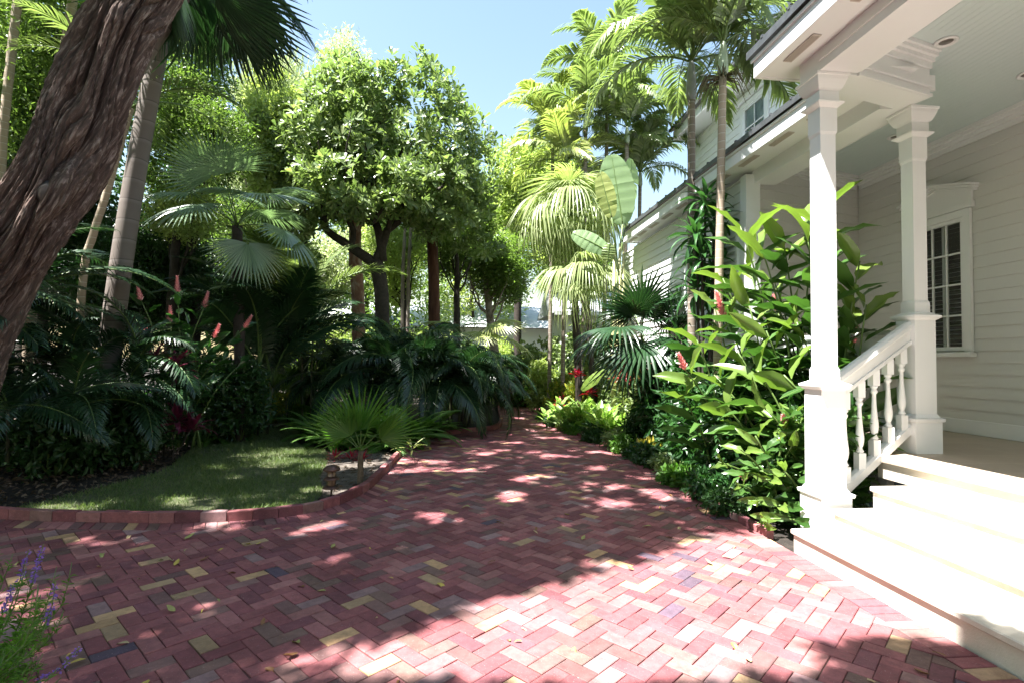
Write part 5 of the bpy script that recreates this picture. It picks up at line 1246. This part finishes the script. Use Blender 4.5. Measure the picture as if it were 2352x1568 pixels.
# low border leaves along the right kerb
for k in range(15):
    s = k / 14; i = int(10 + s * (len(RIGHT) * .62)); p = RIGHT[i] + A((.06 + .06 * sin(k * 3), 0))
    far_ = ['near the step', 'a little beyond the step', 'third from the step', 'fourth from the step', 'fifth from the step', 'sixth from the step', 'seventh from the step', 'eighth from the step', 'ninth from the step', 'tenth from the step', 'eleventh from the step', 'twelfth from the step', 'thirteenth from the step', 'fourteenth from the step', 'farthest from the step'][k]
    shrub('border_plant', 'low leafy border plant along the right kerb, ' + far_, 'border plant', (p[0], p[1], -.02), (.22, .3, .13 + .05 * sin(k * 2.2)), [M_shade, M_ginger_dk, M_fern, M_tree_dark][k % 4], 62, 14, .09, .08 + .02 * (k % 3), LF, 'mix', 'low plants along the right kerb', seed=200 + k, stems=5)
shrub('gold_croton', 'small golden yellow shrub at the right kerb', 'shrub', tuple(G(1495, 1052)), (.17, .17, .13), M_yel, 16, 9, .08, .16, T_leaf(.4), 'up', seed=301)
# dumb canes (bright speckled)
def dumbcane(label, c, n, L, seed, mat=M_dief):
    t = thing('dumb_cane', label, 'dumb cane', tuple(c), 0, 'speckled dumb canes by the right kerb'); r = np.random.default_rng(seed)
    for s in range(n):
        q = A((r.normal(0, .16), r.normal(0, .16), 0)); h = r.uniform(.15, .45); g = Geo(); g.tube([q, q + A((r.normal(0, .03), r.normal(0, .03), h))], [.014, .012], 6, 1); ph = r.uniform(0, 6)
        for k in range(8):
            b = blade(L * r.uniform(.75, 1.1), L * .36, arch=r.uniform(.2, .9), fold=.25, wave=.01, seed=int(r.integers(1e6)), pet=.10)
            g.merge(b, rotm(ph + k * 2.4, .35 + .9 * k / 8, r.normal(0, .2)), q + A((0, 0, h * (.5 + k / 14))), mat=0)
        g.build('leafy_cane', [mat, M_stem], t)
dumbcane('nearest sunlit dumb cane with speckled leaves leaning over the kerb', (3.12, 11.0, 0), 7, .40, 1)
dumbcane('sunlit dumb cane left of the nearest one, tall speckled leaves', (2.82, 12.0, 0), 8, .42, 2)
dumbcane('dumb cane in the second row beside the banana stalks', (3.4, 12.2, 0), 7, .42, 3)
dumbcane('farthest dumb cane, beside the red-leaved plants', (2.75, 13.1, 0), 6, .36, 4)
for k, (px, py, Y) in enumerate(((1283, 930, 13.6), (1328, 862, 13.2), (1355, 903, 12.6), (1300, 915, 14.4))):
    c = PY(px, py, Y); rosette_plant('red_leaf_plant', ['crimson leaf clump low at the far right kerb', 'red leaf clump peeping above the dumb canes', 'red leaf clump between two dumb canes', 'dark red leaf clump behind the far kerb'][k], 'red plant', (c[0], Y, 0), [tuple(c)], .28, .10, M_red, 9, seed=20 + k, arch=.6)
rosette_plant('cordyline', 'rose pink cordyline below the drooping leaves of the dark fan palm', 'cordyline', (PY(1455, 828, 11.4)[0], 11.4, 0), [Tb(1455, 845, 11.4), Tb(1440, 870, 11.2), Tb(1490, 810, 11.6)], .52, .06, M_rosy, 22, seed=31, arch=.8, young=M_rosy)
fern('fern', 'bright fern at the left of the path end', (1.85, 18.9, 0), 16, .75, None, seed=71)
fern('fern', 'bright fern in the middle of the path end', (2.6, 19.0, 0), 16, .7, None, seed=72)
fern('fern', 'dark fern low under the croton near the right kerb', (3.3, 8.3, 0), 12, .45, None, seed=73)

# ================================================================== RIGHT SIDE PALMS
me_p = [frond_mesh(('adon', k), [M_palm, M_stem], L=2.0, n=40, ll=.60, a0=1.0, a1=-.95, lw=.06, droop=.75, seed=50 + k, vee=.3) for k in range(3)]
me_py = [frond_mesh(('adony', k), [M_palm_yel, M_stem], L=1.9, n=38, ll=.56, a0=1.0, a1=-.9, lw=.06, droop=.7, seed=55 + k, vee=.4) for k in range(3)]
def crown_set(mes, n, seed, el=(-.5, .75), sc=1.0):
    r = np.random.default_rng(seed); return [(mes[k % len(mes)], k * 2.399 + r.normal(0, .2), el[0] + (el[1] - el[0]) * (k + .5) / n + r.normal(0, .08), r.normal(0, .25), sc * r.uniform(.9, 1.1)) for k in range(n)]
feather_palm('ringed_palm', 'left of the two tall ringed palms before the house, grey crownshaft', at_base(1590, 8.5), Tb(1588, 232, 8.5), .075, .062, M_ring, crown_set(me_p, 15, 1, (-.7, .8), 1.15), shaft=.72, shaft_mat=M_shaft_gr)
feather_palm('ringed_palm', 'right of the two tall ringed palms before the house, pale upper trunk and fruit stalks', at_base(1642, 7.3), Tb(1660, 178, 7.3), .062, .055, M_ring_lt, crown_set(me_p, 12, 2, (-.3, .9), 1.0), shaft=.55, fruit='dry')
# clump of three palms behind, bright crowns
for k, (px, py, Y, lab) in enumerate(((1345, 300, 15.2, 'middle palm of the bright clump behind the banana leaf'), (1270, 330, 16.2, 'left palm of the bright clump behind the banana leaf'), (1440, 330, 14.6, 'right palm of the bright clump behind the banana leaf'), (1395, 190, 16.0, 'tallest palm of the bright clump behind the banana leaf'), (1300, 420, 15.0, 'low palm of the bright clump above the drooping fan palm'), (1470, 430, 16.0, 'low palm of the bright clump nearest the roof'))):
    feather_palm('clump_palm', lab, at_base(px - 8, Y), Tb(px, py, Y), .065, .055, M_ring, crown_set(me_py if k in (1, 4) else me_p, 12, 10 + k, (-.55, .75), 1.15), shaft=.5, group='palms in the bright clump')
# drooping pale fan palm
me_l = [fan_mesh(('liv', k), [M_liv, M_stem], R=1.6, P=1.0, m=30, arc=1.9, joined=.26, droop=.12, tilt=-.35, tipdroop=1.2, lw=1.0, seed=k + 30, a0=.45, bend=.55) for k in range(3)]
lt = Tb(1312, 500, 13.6)
fan_palm('drooping_fan_palm', 'large pale fan palm with long leaf tips hanging like curtains over the path end', at_base(1335, 13.6), lt, .10, .09, M_branch,
         [(me_l[j % 3], a, e, ro, sc) for j, (a, e, ro, sc) in enumerate([(4.5, .3, 0, 1.0), (5.1, -.1, 0, 1.0), (3.9, .0, .2, 1.0), (3.3, .3, 0, .95), (5.7, .2, 0, .9), (.2, .2, 0, .95), (4.3, -.5, 0, 1.0), (3.5, -.45, 0, .95), (4.9, -.75, 0, 1.0), (2.4, .4, 0, 1), (1.2, .4, 0, 1), (4.8, .85, .2, .8), (5.5, -.5, 0, .9), (3.9, .8, 0, .8), (3.0, -.1, .2, .9), (4.2, 1.1, 0, .9), (3.4, .95, .3, .85), (5.3, 1.0, 0, .85), (.6, .9, 0, .8), (2.2, .9, 0, .8), (4.6, -.9, 0, .95), (3.9, -.8, 0, .9)])])
lt = Tb(1345, 655, 12.8)
fan_palm('drooping_fan_palm', 'shorter pale fan palm in front whose hanging leaf tips nearly reach the shrubs', at_base(1372, 12.8), lt, .08, .07, M_branch,
         [(me_l[j % 3], a, e, ro, sc) for j, (a, e, ro, sc) in enumerate([(4.4, .35, 0, .8), (5.2, .1, 0, .75), (3.6, .2, 0, .8), (3.0, .4, 0, .75), (4.0, -.3, 0, .8), (5.8, .4, 0, .7), (1.5, .4, 0, .7), (4.7, -.4, 0, .75), (4.6, .9, 0, .7)])])
# upright banana leaves on pale stalks
bb = A(at_base(1418, 11.6)); t = thing('banana_plant', 'giant banana-like plant with one tall pale upright leaf against the sky', 'banana plant', tuple(bb))
g = Geo()
for px, w_ in ((1424, .05), (1412, .045), (1432, .04)): g.tube([A(at_base(px, 11.6)) - bb, A(Tb(px - 4, 780, 11.6)) - bb, A(Tb(px, 560, 11.6)) - bb], [w_ * 1.5, w_ * 1.2, w_ * .55], 10)
g.build('stalk', M_beige_stalk, t)
def big_leaf(px0, py0, px1, py1, Y, W, arch=.2, seed=0, face=-1.2, mat=M_banana, dy=0):
    a, b = A(Tb(px0, py0, Y)), A(Tb(px1, py1, Y + dy)); d = b - a; L = np.linalg.norm(d)
    n = 22; tt = np.linspace(0, 1, n); w = W / 2 * np.sin(pi * np.clip(tt * .96 + .02, 0, 1)) ** .45; r = np.random.default_rng(seed); V = []; F = []
    g = Geo(); 
    for s in (-1, 1):
        k = 0
        while k < n - 1:
            m = int(r.integers(2, 6)); e = min(n - 1, k + m); sag = r.uniform(0, .12)
            P = []
            for i in range(k, e + 1):
                for q in (0, .5, 1): P.append((tt[i] * L, s * w[i] * q, .03 * abs(q) * W + -arch * L * tt[i] ** 2 - sag * W * q * q + .006 * sin(i * 2.2)))
            c = e - k + 1; F = [(i * 3 + j, i * 3 + j + 1, (i + 1) * 3 + j + 1, (i + 1) * 3 + j) for i in range(c - 1) for j in range(2)]
            g.add(P, F, 0, True); k = e
    g.tube([(x * L, 0, -arch * L * x * x + .004) for x in tt], np.linspace(.016, .004, n), 5, 1)
    Rm = frames(d[None], A([(face, -1.0, .35)]))[0]
    gg = Geo(); gg.merge(g, Rm, a - bb); 
    gg.tube([A(Tb(1420, 620, 11.6)) - bb, (a - bb) * .5 + (A(Tb(1420, 620, 11.6)) - bb) * .5 + A((0, 0, .05)), a - bb], [.024, .02, .016], 6, 1)
    gg.build('banana_leaf', [mat, M_stem], t)
big_leaf(1430, 515, 1405, 355, 11.6, .78, .02, 1, -.3); big_leaf(1440, 500, 1455, 365, 11.9, .62, .04, 2, .7)
big_leaf(1405, 500, 1378, 395, 11.3, .42, .04, 3, -.5, M_palm_yel); big_leaf(1400, 580, 1320, 530, 11.3, .42, .25, 4, -.6)
big_leaf(1392, 850, 1335, 885, 11.3, .24, .45, 6, -.4, M_ginger_lt); big_leaf(1400, 560, 1395, 600, 11.2, .3, .1, 7, -.3, M_palm)
# dark fan palm beside the wall
me_k = [fan_mesh(('dark', k), [M_palm_dark, M_stem], R=1.0, P=.8, m=34, arc=2.3, joined=.42, droop=.08, tilt=-.25, tipdroop=.35 if k else .12, lw=1.0, seed=k + 90, a0=.5, bend=.4) for k in range(3)]
fan_palm('fan_palm', 'dark green fan palm with a star-shaped leaf and drooping leaves by the wing wall', at_base(1480, 9.9), Tb(1478, 790, 9.9), .05, .045, M_branch,
         [(me_k[0], 4.65, 1.25, 0, .9), (me_k[0], 4.2, .9, .3, .8), (me_k[1], 4.4, -.35, 0, 1.1), (me_k[2], 5.2, -.3, 0, 1.05), (me_k[1], 3.8, .0, 0, 1.05), (me_k[2], 3.3, -.2, 0, 1.0), (me_k[0], 5.6, .3, 0, .95), (me_k[1], 4.1, -.6, 0, 1.0), (me_k[2], 5.9, .3, 0, .8), (me_k[0], 3.6, .75, 0, .8), (me_k[1], 5.5, .85, 0, .8), (me_k[2], 1.6, .6, 0, .9), (me_k[0], 2.6, .7, 0, .8), (me_k[1], 4.9, -.45, 0, .8)])
# corn plant (dracaena) stacked heads
db = at_base(1620, 7.9)
rosette_plant('dracaena', 'tall glossy dracaena with stacked leaf heads in front of the wing wall', 'dracaena', db, [Tb(1620, 455, 7.9), Tb(1640, 500, 7.7), Tb(1598, 540, 7.8), Tb(1650, 560, 8.1), Tb(1612, 590, 7.7), Tb(1640, 640, 7.9), Tb(1600, 665, 7.9), Tb(1655, 690, 8.0)], .55, .085, M_drac, 26, seed=41, arch=1.3, elr=(-.5, 1.2), stem_r=.025)
rosette_plant('lily_plant', 'narrow upright green leaves rising beside the wing wall', 'lily', at_base(1545, 9.4), [Tb(1535, 720, 9.4), Tb(1560, 700, 9.3), Tb(1550, 760, 9.2)], .6, .05, M_palm_dark, 14, seed=42, arch=.5, elr=(.6, 1.4))
rosette_plant('lily_plant', 'strap-leaved clump at the foot of the tall ringed palms', 'lily', at_base(1575, 8.8), [Tb(1565, 780, 8.8), Tb(1590, 840, 8.7)], .55, .06, M_ginger_dk, 16, seed=43, arch=1.0)

# ================================================================== RIGHT GINGER
pi_ = lambda px, py, Y: tuple(PY(px, py, Y))
gb = (3.85, 6.0, 0)
items = []
for (px, py, Y, fl, L, az) in [
    (1700, 520, 6.0, 0, 1.15, 2.6), (1745, 560, 5.9, 0, 1.1, 2.8), (1800, 560, 5.8, 0, 1.1, .3), (1850, 520, 5.6, 0, 1.1, None), (1660, 640, 6.6, .0, 1.0, 2.9), (1665, 735, 6.3, .34, .95, 2.9),
    (1785, 715, 6.6, .22, .9, None), (1575, 850, 6.3, .22, 1.0, 2.9), (1720, 700, 5.9, 0, 1.05, 2.8), (1760, 760, 5.6, 0, 1.0, 2.7), (1690, 800, 5.8, 0, 1.0, 3.0), (1640, 860, 5.9, 0, 1.05, 3.1), (1740, 850, 5.4, 0, 1.05, 2.9),
    (1800, 860, 5.3, 0, .9, None), (1830, 740, 5.6, 0, 1.0, None), (1600, 780, 6.7, 0, 1.0, 3.0), (1560, 900, 6.4, 0, .95, 2.9), (1660, 930, 5.7, 0, .9, 3.0), (1780, 650, 6.1, 0, 1.0, None), (1720, 610, 6.8, 0, 1.0, None), (1640, 700, 7.2, 0, 1.0, None), (1750, 930, 5.2, 0, .8, None)]:
    tp = A(pi_(px, py, Y)); h = tp[2]
    bx = min(4.2, max(3.25, tp[0] + .55 + rng.normal(0, .15))); items.append(((bx - gb[0], Y + rng.normal(0, .25) - gb[1], 0), tuple(tp), max(8, int(h * 4.8)), fl, L, az))
gclump('big ginger clump with broad glossy leaves and pink cones left of the near column', gb, items, None, L=.66, W=.175)
gb2 = (4.15, 5.45, 0)
gclump('tall ginger canes with upright yellow-green leaves seen behind the stair railing', gb2, [((0, 0), pi_(1975, 600, 5.35), 12, 0, 1.15, .2), ((.05, .15), pi_(1955, 720, 5.5), 12, 0, 1.05, .5), ((-.15, .05), pi_(1895, 470, 5.5), 12, 0, 1.1, 2.6), ((.1, -.1), pi_(1990, 700, 5.3), 12, 0, 1.0, 0), ((.12, .2), pi_(1962, 790, 5.7), 8, .2, .8, .3), ((-.35, .2), pi_(1870, 560, 5.7), 12, 0, 1.1, 3.0)], None, L=.6, W=.17)
gb3 = (3.5, 5.25, 0)
items = [((rng.normal(0, .16), rng.normal(0, .2)), tuple(PY(px, py, Y)), 8, fl, 1.0) for px, py, Y, fl in [(1700, 1030, 5.0, 0), (1735, 1000, 5.1, 0), (1780, 1000, 4.95, 0), (1800, 1080, 4.85, 0), (1760, 1100, 4.9, 0), (1690, 1110, 4.95, 0), (1720, 1150, 4.85, 0), (1790, 1160, 4.8, 0), (1820, 1020, 4.95, 0), (1650, 1060, 5.3, 0), (1690, 960, 5.5, 0), (1830, 940, 5.0, 0), (1805, 975, 5.0, .1), (1770, 1190, 4.75, 0), (1740, 1200, 4.8, 0)]]
gclump('lower leafy ginger bush beside the foot of the near column', gb3, items, None, L=.30, W=.085)
shrub('shrub', 'leafy bush filling the bed behind the near column', 'shrub', (3.75, 5.2, 0), (.42, .4, .6), M_ginger, 110, 12, .2, .19, T_leaf(.32), 'mix', seed=401)
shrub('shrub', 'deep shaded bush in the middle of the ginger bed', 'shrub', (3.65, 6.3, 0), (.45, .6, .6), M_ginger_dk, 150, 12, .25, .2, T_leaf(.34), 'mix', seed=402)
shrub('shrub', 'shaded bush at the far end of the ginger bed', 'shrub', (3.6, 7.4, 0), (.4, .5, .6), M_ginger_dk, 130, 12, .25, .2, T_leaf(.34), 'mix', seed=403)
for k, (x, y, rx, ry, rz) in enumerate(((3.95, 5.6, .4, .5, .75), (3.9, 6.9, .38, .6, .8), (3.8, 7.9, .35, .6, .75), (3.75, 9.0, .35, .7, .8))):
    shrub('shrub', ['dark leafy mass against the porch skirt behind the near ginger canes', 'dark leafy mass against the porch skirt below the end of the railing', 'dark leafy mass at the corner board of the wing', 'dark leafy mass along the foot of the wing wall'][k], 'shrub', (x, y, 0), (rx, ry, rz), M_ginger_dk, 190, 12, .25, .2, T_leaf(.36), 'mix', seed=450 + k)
shrub('flowering_shrub', 'bushy plant with tiny white blooms filling under the porch rail', 'shrub', (4.05, 6.4, 0), (.3, .8, .75), M_ginger, 150, 12, .22, .16, T_leaf(.3), 'mix', seed=404)
rosette_plant('anthurium', 'small plant with a pale red bloom low in the ginger bed', 'flower', (3.2, 5.6, 0), [(3.2, 5.6, .32)], .18, .09, M_pink, 3, seed=55, arch=.3)

# ================================================================== FAR END: fence and neighbouring house
f = thing('white_fence', 'low pale slatted fence at the far end of the path', 'fence', (2.6, 20.6, 0))
g = Geo()
g.bbox(-1.6, 2.2, -.03, .03, 1.5, 1.62, .01); g.bbox(-1.6, 2.2, -.02, .02, .1, .2, .006)
g.build('rail', M_siding_w, f)
g = Geo()
for z in np.arange(.3, 1.42, .16): g.box(-1.55, 2.15, -.015, .015, z, z + .12)
g.build('slat_panel', M_siding_w, f)
for x in (-1.6, -.35, .9, 2.15):
    g = Geo(); g.bbox(x - .05, x + .05, -.05, .05, 0, 1.7, .008); g.build('post', M_siding_w, f)
nb = thing('neighbour_house', 'white neighbouring house with a pale roof beyond the far trees', 'house', (0, 29, 0))
g = Geo(); g.box(-6, 7, 0, 6, -.1, 3.4); g.build('wall', M_siding_w, nb)
g = Geo(); g.add([(-6.5, -.5, 3.4), (7.5, -.5, 3.4), (7.5, 3, 4.9), (-6.5, 3, 4.9), (-6.5, 6.5, 3.4), (7.5, 6.5, 3.4)], [(0, 1, 2, 3), (3, 2, 5, 4), (0, 3, 4), (1, 5, 2)]); g.build('roof', M_grey_roof, nb)
for x in (-3.6, -.8, 2.2, 5):
    g = Geo(); g.box(x, x + .9, -.03, .02, 1.1, 2.5); o = g.build('window', M_white, nb); g = Geo(); g.box(x + .07, x + .83, -.04, -.031, 1.17, 2.43); g.build('pane', M_roof, o)
ne = thing('garden_outbuilding', 'small white outbuilding with a grey metal roof behind the drooping fan palm', 'outbuilding', (4.6, 18.5, 0))
g = Geo(); g.box(-.8, 2.5, 0, 3, -.1, 3.3); g.build('wall', M_siding_w, ne)
g = Geo(); g.add([(-1.2, -.5, 3.3), (2.9, -.5, 3.3), (2.9, 1.5, 4.3), (-1.2, 1.5, 4.3), (-1.2, 3.5, 3.3), (2.9, 3.5, 3.3)], [(0, 1, 2, 3), (3, 2, 5, 4), (0, 3, 4), (1, 5, 2)]); g.build('roof', M_grey_roof, ne)
g = Geo(); g.bbox(-1.22, 2.92, -.54, -.5, 3.2, 3.34, .005); g.build('fascia', M_white, ne)

# ================================================================== PATH LAMP
lp = G(760, 1145, .0); lp = (lp[0], lp[1], .0); t = thing('path_lamp', 'bronze tiered path lamp standing in the lawn by the kerb', 'path lamp', lp)
zt = PY(770, 1062, lp[1])[2]
g = Geo(); g.tube([(0, 0, -.05), (.005, 0, zt - .28)], [.012, .011], 10); g.build('stake', M_metal_b, t)
def tier(z, r): g = Geo(); g.lathe([(r * .25, z + .018), (r * .55, z + .02), (r * .85, z + .006), (r, z - .012), (r * .98, z - .016), (r * .8, z - .004), (r * .3, z)], (0, 0, 0), 28); g.build('shade_ring', M_metal_b, t)
tier(zt - .27, .095); tier(zt - .17, .09)
g = Geo(); g.lathe([(.02, zt - .035), (.05, zt - .04), (.088, zt - .055), (.098, zt - .08), (.09, zt - .086), (.02, zt - .07)][::-1], (0, 0, 0), 28); g.lathe([(.088, zt - .06), (.06, zt - .035), (.02, zt - .025)], (0, 0, 0), 28); g.build('cap', M_metal_b, t)
g = Geo(); g.tube([(0, 0, zt - .27), (0, 0, zt - .07)], [.042, .042], 20); g.build('lens', M_lampglass, t)
for k in range(4):
    a = k * pi / 2 + .4; g = Geo(); g.tube([(.048 * cos(a), .048 * sin(a), zt - .27), (.048 * cos(a), .048 * sin(a), zt - .07)], [.004, .004], 6); g.build('bar', M_metal_b, t)

# ================================================================== FOREGROUND SALVIA (lower left)
t = thing('salvia_bush', 'feathery green bush with purple flower spikes in the lower left corner', 'flowering bush', (-2.75, 2.7, 0))
r = np.random.default_rng(77); TV, TF = T_leaf(.2, .1, .15)
tips = [(100, 1248, 2.95, 1), (66, 1262, 3.0, 1), (128, 1335, 2.75, 1), (30, 1345, 2.9, 1), (185, 1425, 2.55, 1), (165, 1290, 2.9, 0), (0, 1255, 3.1, 0), (30, 1270, 3.1, 0), (150, 1350, 2.7, 0), (60, 1300, 2.9, 0), (130, 1300, 2.9, 0), (20, 1400, 2.7, 0), (90, 1400, 2.6, 0), (140, 1470, 2.45, 0), (100, 1500, 2.4, 0), (160, 1520, 2.35, 0), (200, 1550, 2.3, 0), (50, 1450, 2.5, 0), (10, 1500, 2.5, 0), (70, 1550, 2.35, 0)]
for k in range(34): tips.append((r.uniform(-160, 150), r.uniform(1330, 1560), r.uniform(2.3, 3.0), 0))
for k, (px, py, Y, fl) in enumerate(tips):
    tp = PY(px, py, Y); b0 = A((tp[0] - .25 + r.normal(0, .08) - .15, min(3.1, Y + r.normal(0, .1)), 0)); b0[0] = min(b0[0], -2.35)
    b0[0] = min(tp[0] - .12, -2.3); P = resample(catmull([b0, A((tp[0] - .07, tp[1], tp[2] * .55)), tp], .03), np.linalg.norm(tp - b0) / 7)[:8]; P = np.stack([np.interp(np.linspace(0, 1, 8), np.linspace(0, 1, len(P)), P[:, q]) for q in range(3)], 1) - A(t.location); g = Geo(); g.tube(P, np.linspace(.004, .0018, 8), 4, 1)
    n = 70; s = r.uniform(.12, .93 if not fl else .72, n); x = s * 7; i = np.minimum(6, x.astype(int)); Q = P[i] + (P[i + 1] - P[i]) * (x - i)[:, None]
    D = rand_dir(n, r) * A((1, 1, .5)) + A((0, 0, .35)) + (P[-1] - P[0]) * .3; D /= np.linalg.norm(D, axis=1)[:, None]
    g.inst(TV, TF, frames(D, rand_dir(n, r) + A((0, 0, 1))) * (r.uniform(.03, .065, n) * (1.15 - .5 * s))[:, None, None], Q)
    o = g.build('leafy_stem', [M_salvia, M_stem], t)
    if fl:
        g = Geo(); n = 60; s = r.uniform(.74, 1, n); x = s * 7; i = np.minimum(6, x.astype(int)); Q = P[i] + (P[i + 1] - P[i]) * (x - i)[:, None]; D = rand_dir(n, r); g.inst(*T_leaf(.7, .2), frames(D, rand_dir(n, r)) * (.017 * (1.5 - .8 * s))[:, None, None], Q + D * .006); g.build('flower_spike', M_purple, o)

# ================================================================== FALLEN LEAVES ON THE BRICKS
M_fall = [plain('fallen_yellow', (.45, .33, .06), .5), plain('fallen_brown', (.2, .09, .03), .6), plain('fallen_olive', (.28, .26, .08), .5), plain('fallen_tan', (.42, .3, .16), .6)]
LM = []
for mi, m in enumerate(M_fall):
    for s in range(3):
        b = blade(.075, (.02, .028, .036)[s], arch=(.5, 1.2, -.8)[s], fold=.5, wave=.003, seed=s, n=5, pet=.012); LM.append(b.mesh('fallen_leaf', m))
spots = []
r = np.random.default_rng(19)
pxs = [(205, 1515), (165, 1500), (625, 1306), (690, 1500), (505, 1385), (560, 1250), (745, 1195), (455, 1290), (520, 1320), (600, 1440), (820, 1330), (905, 1260), (470, 1400), (300, 1230), (380, 1205), (420, 1240), (320, 1330), (360, 1290), (880, 1150), (925, 1170), (980, 1190), (1090, 1150), (1140, 1290), (760, 1260), (1000, 1340), (1240, 1100), (640, 1200), (560, 1200), (700, 1350), (350, 1560), (690, 1480), (300, 1480), (870, 1420), (1320, 1200), (1430, 1220), (1480, 1010), (1180, 1130), (30, 1210), (90, 1215), (230, 1300)]
for p in pxs: spots.append(G(*p))
while len(spots) < 170:
    q = A((r.uniform(-6, 2.7), 1.9 + 9 * r.uniform() ** 1.7, 0))
    if in_poly(q[:2], FIELD): spots.append(q)
USED = set()
FC = ['golden yellow', 'dark brown', 'olive', 'pale tan']; FS = ['flat narrow', 'curled', 'upturned broad']
ZN = lambda q: ('beside the step' if q[0] > 2.2 and q[1] < 5 else 'beside the house bed kerb' if q[0] > 1.9 else 'far down the path' if q[1] > 8.5 else 'in the shade off the lawn kerb' if q[1] > 4.6 and q[0] < -.8 else 'where the path starts to narrow' if q[1] > 4.6 else 'near the purple flowered bush' if q[0] < -1.3 else 'in the open foreground')
for k, q in enumerate(spots):
    mi = int(r.integers(4)); si = int(r.integers(3)); o = bpy.data.objects.new('fallen_leaf', LM[mi * 3 + si]); COL.objects.link(o); o.location = (q[0], q[1], .008); o.rotation_euler = (r.normal(0, .15), r.normal(0, .15), r.uniform(0, 6.28)); sc = r.uniform(.5, 1.25); o.scale = (sc,) * 3
    lab = ('tiny ' if sc < .72 else 'large ' if sc > 1.05 else 'small ') + FS[si] + ' ' + FC[mi] + ' leaf fallen ' + ZN(q)
    if lab in USED: bpy.data.objects.remove(o); continue
    USED.add(lab); tag(o, lab, 'fallen leaf', 'dry leaves scattered on the brick path')
# leaf litter in the dark bed: nobody could count it
n = 3800; P = np.c_[r.uniform(-8.5, -3.9, n), r.uniform(5.9, 11, n)]; P = P[~in_poly_np(P, LAWN) & ~in_poly_np(P, PATHPOLY)]
n = len(P); z = -.02 + np.where(P[:, 0] < -4.6, np.minimum(.45, (-4.6 - P[:, 0]) * .12), 0) * .95
g = Geo(); g.inst(*T_leaf(.45, .2, .1), frames(rand_dir(n, r) * A((1, 1, .35)), A((0, 0, 1.)) + rand_dir(n, r) * .5) * r.uniform(.04, .1, n)[:, None, None], np.c_[P, z + .03])
P2 = np.c_[r.uniform(-2.1, -1.0, 160), r.uniform(6.4, 9.4, 160)]; P2 = P2[in_poly_np(P2, sp) & ~in_poly_np(P2, PATHPOLY)]; m2 = len(P2)
g.inst(*T_leaf(.3, .2, .1), frames(rand_dir(m2, r) * A((1, 1, .3)), A((0, 0, 1.)) + rand_dir(m2, r) * .4) * r.uniform(.04, .12, m2)[:, None, None], np.c_[P2, np.full(m2, .03)])
tag(g.build('leaf_litter', leaf_mat('litter', [(.03, .018, .011), (.07, .042, .026), (.14, .10, .07)], .1, .7)), 'brown leaf litter covering the dark left bed and the sandy patch by the kerb', 'leaf litter', kind='stuff')
